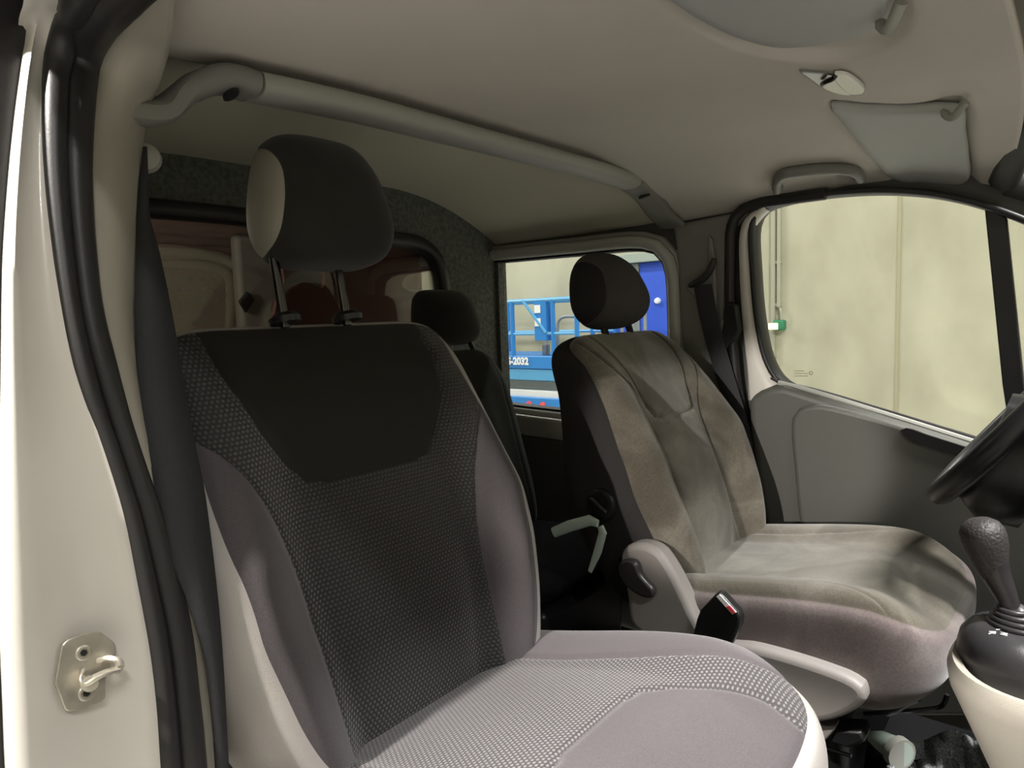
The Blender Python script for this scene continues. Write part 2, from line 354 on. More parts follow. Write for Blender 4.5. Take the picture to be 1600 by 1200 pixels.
# ---- padded bodies: rounded cube + deform, cut into parts along smooth seams
def rcube(N,pn,deform,regions,grooves=(),gd=0.004,gs=0.005,uvax=(1,2)):
    pts=[];quads=[];base=0
    N=(N,N,N) if isinstance(N,int) else N
    for ax in range(3):
        for s in (-1,1):
            a1,a2=[(1,2),(2,0),(0,1)][ax]; n1,n2=N[a1],N[a2]
            g1,g2=np.meshgrid(np.linspace(-1,1,n1+1),np.linspace(-1,1,n2+1),indexing='ij')
            g1=np.sin(g1*math.pi/4)/math.sin(math.pi/4); g2=np.sin(g2*math.pi/4)/math.sin(math.pi/4)
            q=np.zeros((g1.size,3)); q[:,ax]=s; q[:,a1]=g1.ravel(); q[:,a2]=g2.ravel(); pts.append(q)
            I=np.arange(g1.size).reshape(g1.shape)+base
            Q=np.stack([I[:-1,:-1],I[1:,:-1],I[1:,1:],I[:-1,1:]],-1).reshape(-1,4)
            if s<0: Q=Q[:,::-1]
            quads.append(Q); base+=g1.size
    q=np.vstack(pts); quads=np.vstack(quads)
    if hasattr(pn,'__len__'): # plan exponents: first blend two axes (a,b,p) then the third
        (i,j,p1),(k,p2)=pn
        r12=(np.abs(q[:,i])**p1+np.abs(q[:,j])**p1)**(1/p1)
        nr=(r12**p2+np.abs(q[:,k])**p2)**(1/p2)
    else: nr=np.sum(np.abs(q)**pn,1)**(1/pn)
    q=q/nr[:,None]
    P=deform(q)
    if len(grooves):
        Nr=np.sign(q)*np.abs(q)**3; Nr/=np.linalg.norm(Nr,axis=1)[:,None]+1e-9
        disp=np.zeros(len(q))
        for g in grooves: f=g(q,P); disp=np.maximum(disp,gd*np.exp(-(f/gs)**2))
        P2=P-Nr*disp[:,None]
    else: P2=P
    A=np.hstack([P2,q,P])
    # weld
    key={};remap=np.zeros(len(A),int);keep=[]
    rk=np.round(q,6)
    for i,k in enumerate(map(tuple,rk)):
        if k not in key: key[k]=len(keep); keep.append(i)
        remap[i]=key[k]
    A=A[keep]; polys=[tuple(remap[x]) for x in quads]
    out={}
    verts=list(map(tuple,A)); cur=polys
    for name,f in regions:
        if f is None: out[name]=cur; break
        arr=np.array(verts); val=list(f(arr[:,3:6],arr[:,6:9])); cache={}; ins=[];rest=[]
        for pl in cur:
            s=[val[i]>0 for i in pl]
            if all(s): ins.append(pl); continue
            if not any(s): rest.append(pl); continue
            a=[];b=[]
            for x in range(len(pl)):
                i,j=pl[x],pl[(x+1)%len(pl)]
                (a if val[i]>0 else b).append(i)
                if (val[i]>0)!=(val[j]>0):
                    kk=(min(i,j),max(i,j))
                    if kk not in cache:
                        t=val[i]/(val[i]-val[j]); t=min(max(t,0.02),0.98)
                        verts.append(tuple(np.array(verts[i])*(1-t)+np.array(verts[j])*t)); val.append(0.0); cache[kk]=len(verts)-1
                    a.append(cache[kk]); b.append(cache[kk])
            if len(a)>2: ins.append(tuple(a))
            if len(b)>2: rest.append(tuple(b))
        out[name]=ins; cur=rest
    arr=np.array(verts); res={}; items=[]
    for name,pl in out.items():
        if not pl: continue
        par={}
        def fd(a):
            while par.setdefault(a,a)!=a: par[a]=par[par[a]]; a=par[a]
            return a
        for p in pl:
            r_=fd(p[0])
            for v in p[1:]: par[fd(v)]=r_
        cc={}
        for p in pl: cc.setdefault(fd(p[0]),[]).append(p)
        cl=sorted(cc.values(),key=len,reverse=True); cl=[c for c in cl if len(c)>max(12,len(cl[0])//60)]
        for k,c in enumerate(cl): items.append((name if k==0 else '%s#%d'%(name,k),c))
    for name,pl in items:
        used=sorted({i for p in pl for i in p}); mp={i:k for k,i in enumerate(used)}
        me=bpy.data.meshes.new(name); me.from_pydata([tuple(arr[i,:3]) for i in used],[],[tuple(mp[i] for i in p) for p in pl]); 
        uvl=me.uv_layers.new(name='UVMap'); li=np.zeros(len(me.loops),int); me.loops.foreach_get('vertex_index',li)
        uu=arr[used][:,6:9][li][:,list(uvax)]; uvl.data.foreach_set('uv',uu.astype(np.float32).ravel()); me.update()
        res[name]=me
    return res
def interp(z,tab):
    x=[t[0] for t in tab]; y=[t[1] for t in tab]
    # smooth by cosine-free cubic: dense catmull via np
    xs=np.linspace(x[0],x[-1],200); ys=np.interp(xs,x,y); k=np.hanning(21); k/=k.sum(); yp=np.pad(ys,10,mode='reflect',reflect_type='odd'); ys=np.convolve(yp,k,'valid')
    return np.interp(z,xs,ys)
def ss(x,a,b):
    t=np.clip((x-a)/(b-a),0,1); return t*t*(3-2*t)
FASTSEAT=False
# ================================================================== THE HALL
GZ=-0.55
def hallbox(name,c,s,m): return struct(obj(name,box(nb(),c,s),m,smooth=False))
hallbox('floor_hall',(-0.5,0.5,GZ-0.1),(19.2,14.4,0.2),M['hallfloor'])
hallbox('ceiling_hall',(-0.5,0.5,HALLZ+0.1),(19.2,14.4,0.2),M['hallceil'])
hallbox('wall_hall_far',(-0.5,7.6,2.1),(19.2,0.2,5.3),M['concrete'])
hallbox('wall_hall_near',(-0.5,-6.6,2.1),(19.2,0.2,5.3),M['concrete'])
hallbox('wall_hall_rear',(-10,0.5,2.1),(0.2,14.0,5.3),M['concrete'])
hallbox('wall_hall_front',(9.0,0.5,2.1),(0.2,14.0,5.3),M['concrete'])
for i,x in enumerate((-7.4,-1.386,4.6)):
    struct(obj('trim_joint',box(nb(),(x,7.497,2.1),(0.03,0.012,5.3)),M['joint'],smooth=False))
LW=['above the blue scissor lift','above the wall behind the green lamp','ahead of the far side of the van','above the passenger side behind the van door','ahead of the open passenger door','above the rear near corner of the van','far ahead of the van hood','beyond the rear doors of the van, added to light the rear wall','right above the van hood, added to brighten the headliner']
for i,(x,y,p) in enumerate(LAMPS):
    e=empty('ceiling_lamp',(x,y,HALLZ),'long lit ceiling lamp of the hall '+LW[i],'lamp','ceiling lamps of the hall')
    kid('lamp_housing',box(nb(),(x,y,HALLZ-0.04),(1.7,0.4,0.08)),M['greybeam'],e,smooth=False)
    kid('lamp_tube',cyl(nb(),(x-.75,y,HALLZ-0.09),(x+.75,y,HALLZ-0.09),0.02),M['lamp'],e)
for (K,lab) in ((KEY1,'added unseen spot on a tall mast close to the open passenger door'),(KEY2,'added unseen spot on a low mast a few steps from the open passenger door')):  # mast fixtures made up to carry the two added spots
    P=np.array(K[0]); D=np.array(K[1])-P; D/=np.linalg.norm(D); B=P-D*.10; X=B-D*.16
    e=empty('added_spot',(X[0],X[1],GZ),lab,'work light')
    kid('lamp_head',tube(nb(),[B-D*.14,B-D*.02],[(.07,.05),(.11,.08)],16,ex=4),M['black'],e)
    kid('mast',cyl(nb(),(X[0],X[1],GZ+.02),tuple(X),.018),M['greybeam'],e)
    for k in range(3): kid('leg',tube(nb(),[(X[0],X[1],GZ+.45),(X[0]+.4*math.cos(2.1*k+.5),X[1]+.4*math.sin(2.1*k+.5),GZ+.01)],.012,8),M['greybeam'],e)
# conduits on the wall
WY=7.5
def wl(px,py,y=7.45): return aty(px,py,y)
a=wl(1207,300); e=empty('conduit',(a[0],WY-0.03,0.45),'long left grey conduit pipe running down the concrete wall','conduit')
kid('pipe',cyl(nb(),(a[0],WY-0.03,4.7),(a[0],WY-0.03,0.45),0.028,seg=12),M['galv'],e)
for z in (0.5,1.05,1.5): kid('pipe_clip',box(nb(),(a[0],WY-0.02,z),(0.064,0.05,0.03)),M['galv'],e,bevel=0.004)
b=wl(1213,300); zb=wl(1213,480)[2]; e=empty('conduit',(b[0],WY-0.03,zb),'short right grey conduit pipe ending at the curved cable above the green lamp','conduit')
kid('pipe',cyl(nb(),(b[0]+.022,WY-0.03,4.7),(b[0]+.022,WY-0.03,zb),0.022,seg=12),M['galv'],e)
for z in (1.05,1.5): kid('pipe_clip',box(nb(),(b[0]+.022,WY-0.02,z),(0.05,0.05,0.03)),M['galv'],e,bevel=0.004)
bx=wl(1217,508)
e=empty('emergency_light',(bx[0],WY-0.08,bx[2]-.07),'small green wall lamp with lit yellow lens on the concrete wall','lamp')
kid('housing',box(nb(),(bx[0]+.015,WY-0.07,bx[2]),(0.12,0.10,0.11)),M['green'],e,bevel=0.02)
kid('lens',box(nb(),(bx[0]-.03,WY-0.14,bx[2]-.01),(0.10,0.03,0.07)),M['glow'],e,bevel=0.01)
kid('feed_cable',tube(nb(),spline([(b[0]+.022,WY-.03,zb+.02),(b[0]+.05,WY-.035,zb-.05),(bx[0]+.02,WY-.05,bx[2]+.17),(bx[0]+.03,WY-.06,bx[2]+.05)],16),0.012,8),M['galv'],e)
# blue double door
WYD=WY-.02
dl=wl(945,420); dr=wl(1090,420); dm=wl(996,420)
zt=wl(1020,410)[2]
e=empty('steel_door',(dm[0],WYD,GZ),'royal blue double steel door in the hall wall behind the driver headrest','door')
kid('door_leaf',box(nb(),((dm[0]+.05+dr[0])/2,WYD-0.045,(GZ+zt)/2),(dr[0]-dm[0]-.05,0.06,zt-GZ)),M['bluedoor'],e,bevel=0.006)
kid('door_leaf',box(nb(),((dm[0]-.05+dl[0])/2,WYD-0.04,(GZ+zt)/2),(dm[0]-.05-dl[0],0.06,zt-GZ)),M['bluedoor'],e,bevel=0.006)
kid('centre_post',box(nb(),(dm[0],WYD-0.05,(GZ+zt)/2),(0.09,0.09,zt-GZ)),M['greybeam'],e,bevel=0.006)
kid('lintel',box(nb(),((dl[0]+dr[0])/2,WYD-0.08,zt+.06),(dr[0]-dl[0]+.1,0.16,0.11)),M['lintel'],e,bevel=0.006)
h=wl(1028,470,7.4); kid('handle',lathe(nb(),[(0,0),(.035,0),(.04,.02),(.03,.05),(0,.055)],(h[0],WYD-.07,h[2]),(0,-1,0),16),M['whitelabel'],e)
# scissor lift
LX0,LX1,LY=-6.55,-4.25,6.2
e=empty('scissor_lift',((LX0+LX1)/2,LY+.4,GZ),'blue scissor lift with guard rails seen through the rear side window','scissor lift')
R90=Matrix.Rotation(math.radians(90),4,'X')
def lb(name,c,s,m,**k): return kid(name,box(nb(),c,s),m,e,bevel=k.pop('bevel',0.01),**k)
lb('chassis',((LX0+LX1)/2,LY+.4,-.10),(2.3,.78,.36),M['blue'])
lb('side_tray',((LX0+LX1)/2,LY+.4,.115),(2.34,.72,.09),M['whitelabel'])
lb('scissor_stack',((LX0+LX1)/2,LY+.4,.20),(2.2,.6,.14),M['greybeam'])
lb('platform',((LX0+LX1)/2,LY+.4,.345),(2.42,.82,.13),M['blue2'])
lb('platform_side',((LX0+LX1)/2,LY+.4,.49),(2.44,.84,.15),M['blue'])
for x in (-4.75,-4.95): kid('reflector',cyl(nb(),(x,LY+.01,.0),(x,LY-.015,.0),.035,seg=14),M['red'],e)
for x in (LX0+.3,LX1-.3):
    for y in (LY+.06,LY+.74): kid('wheel',cyl(nb(),(x,y-.06,GZ+.19),(x,y+.06,GZ+.19),.19,seg=24),M['rubber'],e)
def rl(pts,r=.02): return tube(nb(),pts,r,8)
for y in (LY,LY+.8):
    kid('top_rail',rl([(LX0,y,1.20),(LX1,y,1.20)],.024),M['blue2'],e)
    kid('mid_rail',rl([(LX0,y,.82),(LX1,y,.82)],.018),M['blue2'],e)
    for x in (LX0,-5.9,-5.16,-4.57,LX1): kid('rail_post',rl([(x,y,.52),(x,y,1.20)],.026),M['blue'],e)
kid('brace',rl([(-4.98,LY-.02,1.2),(-4.66,LY-.02,.83)],.018),M['blue2'],e)
kid('brace',rl([(-5.95,LY-.02,1.2),(-5.5,LY-.02,.83)],.018),M['blue2'],e)
kid('entry_loop',rl(spline([(-4.95,LY+.6,.56),(-4.93,LY+.6,.95),(-4.85,LY+.6,1.0),(-4.68,LY+.6,1.0)],16),.02),M['greybeam'],e)
kid('entry_loop',rl(spline([(-5.05,LY+.5,.58),(-5.02,LY+.5,.85),(-4.95,LY+.5,.92),(-4.9,LY+.5,.8)],16),.018),M['greybeam'],e)
cb=lb('control_box',(-4.74,LY+.06,.97),(.17,.16,.46),M['blue'])
for z in (1.10,.95): kid('sticker',box(nb(),(-4.77,LY-.024,z),(.085,.004,.09)),M['whitelabel'],cb,smooth=False)
lb('drive_handle',(-4.83,LY+.2,.62),(.07,.07,.14),M['greybeam'])
text('GS-2032',0.115,M['whitelabel'],Matrix.Translation((-5.12,LY-.03,.50))@R90,e,bold=.006)
# cable reel / grey pipes standing at the right end of the lift
e=empty('fluorescent_fitting',(-3.95,6.9,GZ),'grey steel rack of pipes standing right of the blue lift','rack')
for x in (-4.1,-3.95,-3.8): kid('upright',rl([(x,6.9,GZ),(x,6.9,1.2)],.02),M['greybeam'],e)
for z in (.75,1.16): kid('crossbar',rl([(-4.15,6.9,z),(-3.75,6.9,z)],.022),M['greybeam'],e)
e.name='pipe_rack'
# ================================================================== VAN BODY
FN=(0,1,.12); FC=1.954
def fm(s,t,dep): return np.array((s,FC-.12*t+dep,t))
def fpx(px,py,dep=0): return at(px,py,FN,FC+dep)
def fxy(l,dep=0): return [(lambda p:(p[0],p[2]))(fpx(x,y,dep)) for x,y in l]
NNn=(1,0,.22); NC=-.568
def npx(px,py,off=0): return at(px,py,NNn,NC+off)
CY=1.07
def ze(x):   # height of the headliner edge along the sides
    return float(np.interp(x,[-1.6,-1.0,-.66,-.45,-.30,-.17,-.08,.1],[1.262,1.268,1.283,1.305,1.304,1.27,1.235,1.18]))
def zc(x,y):
    t=min(max(abs(y-CY)-.25,0)/.49*(1 if y>CY else .5),1.04); c=1.40-.03*max(x+.5,0)
    return c-(c-ze(x))*t*t
# far body side with its two window openings
fw=fxy([(1182,352),(1193,331),(1225,319),(1300,307),(1390,303),(1475,311),(1560,334),(1640,368),(1720,415),(1790,480),(1840,560),(1835,700),(1780,768),(1700,745),(1510,682),(1380,645),(1250,608),(1222,592),(1203,560),(1190,500),(1183,420)])
FW=spline(fw,120,True)
w2=fxy([(786,410),(900,400),(1007,393),(1031,402),(1041,427),(1044,470),(1046,560),(1046,630),(1040,652),(1020,660),(900,643),(797,631),(600,604),(560,600),(560,432),(575,425),(660,420)])
W2=spline(w2,100,True)
outer=[(-1.62,-.05),(1.1,-.05),(1.1,.85),(.45,1.2),(.0,1.42),(-1.62,1.42)]
WW2=np.array([[max(p[0],-1.60),p[1]] for p in W2])
outer=[(-4.2,-.05),(1.1,-.05),(1.1,.85),(.45,1.2),(.0,1.42),(-4.2,1.42)]
wl_=obj('wall_left',holed(nb(),outer,[FW.tolist(),W2.tolist()],fm,.012,.04),M['trimdk'],angle=30); struct(wl_)
def bandobj(name,P,a,b,d0,d1,m,mp=fm,rnd=.004,parent=None): return obj(name,band(nb(),P,a,b,d0,d1,mp,rnd),m,parent,angle=50)
struct(bandobj('trim_window_seal',FW,-.001,.013,-.024,.03,M['rubber']))
struct(bandobj('trim_window_gasket',W2,-.001,.008,-.012,.03,M['rubber']))
fr=bandobj('trim_window_frame',W2,.007,.042,-.028,.02,M['frame'],rnd=.010); struct(fr)
struct(bandobj('trim_window_edge',W2,.040,.056,-.016,.02,M['trimgrey'],rnd=.008))
def pane(name,P,dep,m,mp=fm):
    bm=nb(); n=len(P)
    for d in (dep,dep+.003):
        vv=[bm.verts.new(tuple(mp(p[0],p[1],d))) for p in offset2(P,.004)]; bm.faces.new(vv)
    return struct(obj(name,bm,m,smooth=False))
g1=pane('window_1',FW,.018,M['glass']); g2=pane('window_2',W2,.018,M['glass'])
# divider bar of the front door window
dv=[fpx(*p,-.006) for p in [(1538,322),(1573,340),(1600,600),(1625,760),(1590,760),(1566,600)]]
struct(obj('trim_window_divider',prism(nb(),dv,(0,.03,0)),M['rubber'],bevel=.003))
# etched glass mark
bm=nb()
c=fpx(1267,583,.015); tube(bm,[c+np.array((.0042*math.cos(a),0,.0042*math.sin(a))) for a in np.linspace(0,2*math.pi,14)[:-1]],.0010,6,closed=True,up=(0,1,0))
for r_,(y0,xs) in enumerate([(579.5,(1241,1256)),(583.5,(1241,1259)),(587.5,(1241,1261))]):
    x=xs[0]
    while x<xs[1]:
        wpx=1.2+1.6*random.random(); p=fpx(x+wpx/2,y0,.0155); box(bm,p,(wpx*.0016,.0006,.0026)); x+=wpx+1.0
mk=kid('etched_mark',bm,M['etch'],g1,smooth=False)
# white door frame behind the window
rows_o=[(1196,320),(1168,340),(1159,365),(1158,420),(1161,480),(1166,540),(1170,580),(1172,625)]
rows_i=[(1203,330),(1188,345),(1176,365),(1178,420),(1186,500),(1200,560),(1218,596),(1236,618)]
So=spline([fpx(*p) for p in rows_o],30); Si=spline([fpx(*p) for p in rows_i],30)
bm=nb(); rr=[]
for a,b in zip(So,Si):
    L=[]
    for k,(t,d) in enumerate([(0,.03),(0,-.012),(.12,-.022),(.5,-.026),(.85,-.018),(1,-.008),(1,.0)]):
        p=a*(1-t)+b*t; L.append(p+np.array((0,d,0)))
    rr.append(L)
struct(obj('trim_door_frame',strip(bm,rr),M['white'],angle=60))
# seals of the driver door opening
sp_=spline([fpx(*p,-.02) for p in [(1290,303),(1225,312),(1185,318),(1155,332),(1143,355),(1141,400),(1141,470),(1146,540),(1153,610),(1165,670),(1180,740),(1196,830),(1200,900)]],50)
struct(obj('trim_door_seal',tube(nb(),sp_,.0145,10,up=(0,1,0)),M['rubber'],angle=60))
sp2=spline([fpx(*p,-.012) for p in [(1131,500),(1131,560),(1139,620),(1150,690),(1168,760),(1190,840)]],30)
struct(obj('trim_sill_edge',tube(nb(),sp2,.011,8,up=(0,1,0)),M['white'],angle=60))
e=empty('belt_guide',fpx(1140,510,-.05),'black plastic belt guide on the far pillar beside the white door frame','belt guide')
kid('guide_body',prism(nb(),[fpx(*p,-.045) for p in [(1132,470),(1150,475),(1156,515),(1150,530),(1140,538),(1130,552),(1124,540),(1128,510)]],(0,.03,0)),M['black'],e,bevel=.006)
# B pillar cover on the far side
pl=[(1050,352),(1100,341),(1150,331),(1175,330),(1140,360),(1135,430),(1132,500),(1135,560),(1150,640),(1170,720),(1190,900),(1090,900),(1075,640),(1062,520),(1058,430),(1055,385)]
bm=prism(nb(),[fpx(*p,-.018) for p in pl],(0,.03,0))
struct(obj('trim_pillar_cover',bm,M['trimmid'],bevel=.012,seg=4))
bm=prism(nb(),[fpx(*p,-.030) for p in [(1105,365),(1112,372),(1117,400),(1118,430),(1120,470),(1108,500),(1090,470),(1070,450),(1085,438),(1103,420)]],(0,.016,0))
struct(obj('trim_pillar_pad',bm,M['trimmid'],bevel=.008,seg=3))
# far seat belt
e=empty('seat_belt',fpx(1100,430,-.06),'black seat belt hanging from its loop on the far pillar behind the driver seat','seat belt')
bl=spline([fpx(*p,-.045) for p in [(1098,446),(1106,490),(1120,545),(1142,620),(1165,700),(1185,790)]],24)
kid('webbing',tube(nb(),bl,.026,8,up=(0,1,0),flat=.06,ex=4),M['belt'],e)
kid('belt_loop',tube(nb(),spline([fpx(*p,-.05) for p in [(1077,447),(1090,441),(1104,430),(1113,414),(1116,404)]],16),[.006,.008,.009]+[.010]*10+[.009,.008,.007],10),M['black'],e)
# driver door: trim panel
def fxyd(l,dep): return [fpx(x,y,dep) for x,y in l]
dp=spline([(1168,624),(1190,609),(1216,602),(1260,614),(1380,651),(1510,692),(1640,735),(1760,775)],30)
poly=[tuple(p) for p in dp]+[(1760,1150),(1260,1150),(1215,900),(1196,830),(1180,740),(1171,680)]
door=empty('door_1',fpx(1300,1000,.0),None,None); struct(door)
o=kid('door_panel',prism(nb(),fxyd(poly,-.055),(0,.065,0)),M['doorpanel'],door,bevel=.020,seg=5)
ip=spline([(1236,690),(1236,655),(1246,640),(1272,632),(1330,643),(1420,668),(1540,708),(1700,760)],30)
poly=[tuple(p) for p in ip]+[(1720,1120),(1300,1120),(1262,900),(1246,800)]
kid('armrest_panel',prism(nb(),fxyd(poly,-.075),(0,.04,0)),M['doorpanel'],door,bevel=.012,seg=4)
pk=spline([(1407,672),(1415,669),(1450,680),(1500,696),(1560,716),(1590,730),(1560,728),(1500,714),(1450,699),(1420,688)],40,True)
kid('pull_pocket_shade',prism(nb(),fxyd([tuple(p) for p in pk],-.0785),(0,.01,0)),M['holeshade'],door,smooth=False)  # flat dark slab, its black stands in for shade in the pull pocket
bl=spline([fpx(*p,-.03) for p in [(1216,598),(1260,609),(1380,646),(1510,687),(1640,728),(1760,768)]],30)
kid('belt_moulding',tube(nb(),bl,.007,8,up=(0,1,0)),M['trimgrey'],door)
bl=spline([fpx(*p,-.022) for p in [(1205,590),(1226,600),(1260,606),(1380,641),(1510,681),(1640,722),(1760,762)]],30)
kid('glass_wiper_seal',tube(nb(),bl,.005,8,up=(0,1,0)),M['rubber'],door)
# side panel under the rear side window
sill=[fpx(*p,-.05) for p in [(700,633),(800,647),(1045,678),(1045,712),(812,680),(700,664)]]
struct(obj('trim_window_sill',prism(nb(),sill,(0,.06,0)),M['white'],bevel=.008,seg=3))
sp=[fpx(*p,-.035) for p in [(700,664),(812,680),(1075,714),(1200,1150),(700,1050)]]
struct(obj('trim_side_panel',prism(nb(),sp,(0,.045,0)),M['trimmid'],bevel=.01,seg=3))
# ---- headliner
def grid(xs,ys,f):
    bm=nb(); strip(bm,[[f(x,y) for y in ys] for x in xs]); return bm
def onceil(px,py,off=0.0):
    p=atz(px,py,1.37)
    for _ in range(30): p=.5*p+.5*atz(px,py,zc(p[0],p[1])-off)
    return p
VFp=[(1299,162),(1350,166),(1420,167),(1470,165),(1503,168),(1509,200),(1514,240),(1514,278),(1500,284),(1460,282),(1415,281),(1390,272),(1372,252),(1345,222),(1318,188)]
VNp=[(960,-90),(1020,-30),(1090,20),(1160,52),(1225,66),(1300,58),(1362,42),(1384,18),(1388,-20),(1380,-90)]
RFp=[(1292,156),(1350,161),(1430,163),(1500,148),(1522,168),(1526,230),(1528,330),(1460,330),(1400,287),(1375,265),(1340,225)]
RNp=[(900,-120),(990,-20),(1060,28),(1130,66),(1210,92),(1300,98),(1380,80),(1420,50),(1420,-20),(1410,-120)]
def cpoly(l,n=70): return spline([onceil(*p) for p in l],n,True)
VFo,VNo,RFo,RNo=[cpoly(l) for l in (VFp,VNp,RFp,RNp)]
def sdist(P,poly):
    a=poly[:,:2]; b=np.roll(a,-1,0); best=1e9; ins=False; x,y=P
    ab=b-a; t=np.clip(((x-a[:,0])*ab[:,0]+(y-a[:,1])*ab[:,1])/(ab**2).sum(1),0,1)
    d=np.hypot(a[:,0]+t*ab[:,0]-x,a[:,1]+t*ab[:,1]-y).min()
    c=((a[:,1]>y)!=(b[:,1]>y)); xi=a[:,0]+(y-a[:,1])/(b[:,1]-a[:,1]+1e-12)*(b[:,0]-a[:,0])
    return d if (np.sum(c&(x<xi))%2)==0 else -d
ys=np.linspace(.355,1.825,180)
def frontx(y): return -.085-.06*(abs(y-CY)/.75)**4
xs=np.linspace(0,1,120)
def liner(t,y):
    x=-.955+t*(frontx(y)+.955); z=zc(x,y)
    if x>-.5:
        for poly in (RFo,RNo): z+=.016*float(ss(-sdist((x,y),poly),-.004,.022))
    return (x,y,z)
struct(solid(obj('ceiling',grid(xs,ys,liner),M['liner'],angle=80),.018,1))
xs2=np.linspace(-1.63,-.93,20)
struct(solid(obj('ceiling_rear',grid(xs2,np.linspace(.31,1.825,60),lambda x,y:(x,y,zc(x,y)+.008)),M['linerdk'],angle=80),.015,1))
# roof skin above, body sides that close the cab against the hall
def skin(x,y): t=abs(y-CY)/.86; return (x,y,1.47-.10*t**4)
struct(solid(obj('roof_skin',grid(np.linspace(-4.2,-.02,20),np.linspace(.20,1.94,30),skin),M['white'],angle=80),.01,1))
struct(obj('trim_header',tube(nb(),spline([(-.10,.28,1.30),(-.06,.6,1.41),(-.03,1.07,1.43),(-.06,1.54,1.41),(-.14,1.80,1.27)],30),.028,12,up=(0,0,1)),M['trimdk'],angle=60))
struct(obj('trim_front_pillar',tube(nb(),[(-.13,1.83,1.27),(.45,1.86,1.0),(.95,1.86,.72)],.035,12,up=(0,0,1)),M['trimdk'],angle=60))
struct(obj('trim_front_pillar',tube(nb(),[(-.10,.28,1.33),(.45,.26,1.0),(.95,.26,.72)],.035,12,up=(0,0,1)),M['trimdk'],angle=60))
# ---- cross bar behind the front seats
BX=-.92
def barp(y): return (BX,y,1.366-.012*max(0,(abs(y-CY)-.3)/.3)**1.5)
e=empty('ceiling_crossbar',(BX,CY,1.36),'long grey cross trim bar along the roof behind the front seats','roof bar')
ysb=np.linspace(.545,1.60,24)
kid('bar',tube(nb(),[barp(y) for y in ysb],(.036,.018),16,ex=3),M['trimgrey'],e)
fb=[barp(1.603),(BX,1.66,1.345),(BX+.005,1.715,1.315),(BX+.01,1.755,1.285),(BX+.02,1.80,1.262)]
k1=kid('end_bracket',tube(nb(),spline(fb,20),[(.037,.018)]*10+[(.040,.016)]*6+[(.044,.012)]*4,16,ex=3,up=(0,-.3,1)),M['trimmid'],e)
nbk=[barp(.541),(BX,.50,1.358),(BX+.0,.455,1.335),(BX+.0,.415,1.30),(BX+.01,.375,1.285),(BX+.02,.33,1.28)]
kid('end_bracket',tube(nb(),spline(nbk,20),[(.036,.018)]*8+[(.036,.016)]*12,16,ex=3,up=(0,.3,1)),M['trimmid'],e)
for (yy,zz) in ((.505,1.338),(1.655,1.328)): kid('screw_recess',lathe(nb(),[(0,0),(.013,0),(.013,.004),(0,.004)],(BX+.012,yy,zz-.0),(.2,0,-1),18,sc=(1.3,.6)),M['holeshade'],e)
# ---- grab handle far side
e=empty('grab_handle',fpx(1280,280,-.03),'grey grab handle on the headliner above the driver window','grab handle')
hp=spline([onceil(*p,.014) for p in [(1214,297),(1215,282),(1224,272),(1245,268),(1285,264),(1318,264),(1337,269),(1345,279)]],36)
kid('handle_grip',tube(nb(),hp,[(.010+.002*math.sin(i/35*math.pi),.013) for i in range(36)],12),M['trimmid'],e)
for p in [(1215,292),(1343,277)]: kid('mount_cap',box(nb(),onceil(*p,.004),(.024,.026,.020)),M['trimmid'],e,bevel=.006,seg=3)
# ---- sun visors
def visor(lab,pts,hinge):
    c=pts.mean(0); e=empty('sun_visor',(c[0],c[1],zc(c[0],c[1])-.0),lab,'sun visor')
    rings=[]
    for (sc_,dz) in [(.02,.010),(.5,.010),(.95,.010),(.985,.007),(1.0,.002),(1.0,-.003),(.985,-.008),(.95,-.011),(.8,-.012),(.5,-.012),(.02,-.012)]:
        rings.append([(c[0]+(p[0]-c[0])*sc_,c[1]+(p[1]-c[1])*sc_,zc(c[0]+(p[0]-c[0])*sc_,c[1]+(p[1]-c[1])*sc_)+dz) for p in pts])
    kid('visor_pad',loft(nb(),rings),M['visor'],e,angle=60)
    a,b=[onceil(*q,.022) for q in hinge]; m=(a+b)/2+np.array((0,0,-.006)); b=b+np.array((0,0,.014)); a=a+np.array((0,0,.012))
    kid('pivot_clip',tube(nb(),spline([a,m*.6+a*.4+np.array((0,0,-.004)),m,b],14),[.004,.006]+[.0075]*10+[.008,.008],10),M['trimgrey'],e)
    return e
visor('grey sun visor folded up above the driver door window',VFo,((1472,184),(1508,172)))
visor('grey sun visor folded up at the top edge of the picture',VNo,((1372,48),(1408,22)))
# ---- dome light
e=empty('dome_light',onceil(1300,130),'slanted rhombic interior lamp with chrome reflector on the headliner','interior lamp')
lz=1.392
def lp(px,py,dz=0): return onceil(px,py,.004-dz)
fr_=spline([lp(*p) for p in [(1249,111),(1275,113),(1312,116),(1325,124),(1351,147),(1345,150),(1328,150),(1305,146),(1282,137),(1265,125)]],60,True)
bm=nb(); prism(bm,fr_,(0,0,.02)); kid('lamp_frame',bm,M['trimgrey'],e,bevel=.003)
bm=nb(); prism(bm,[lp(*p,-.003) for p in [(1251,113),(1290,116),(1302,119),(1292,124),(1283,136),(1270,127)]],(0,0,.004)); kid('reflector',bm,M['silver'],e,bevel=.001)
bm=nb(); prism(bm,spline([lp(*p,-.006) for p in [(1284,136),(1296,124),(1306,128),(1329,150),(1308,147)]],24,True),(0,0,.008)); kid('lens',bm,M['lens'],e,bevel=.002)
bm=nb(); prism(bm,spline([lp(*p,-.007) for p in [(1304,118),(1320,118),(1350,146),(1333,149)]],24,True),(0,0,.008)); kid('lens_end',bm,M['lens'],e,bevel=.002)
kid('bulb_chrome',tube(nb(),spline([lp(1285,131,-.008),lp(1292,127,-.010),lp(1300,124,-.010),lp(1305,119,-.008)],12),.004,8),M['chrome'],e)
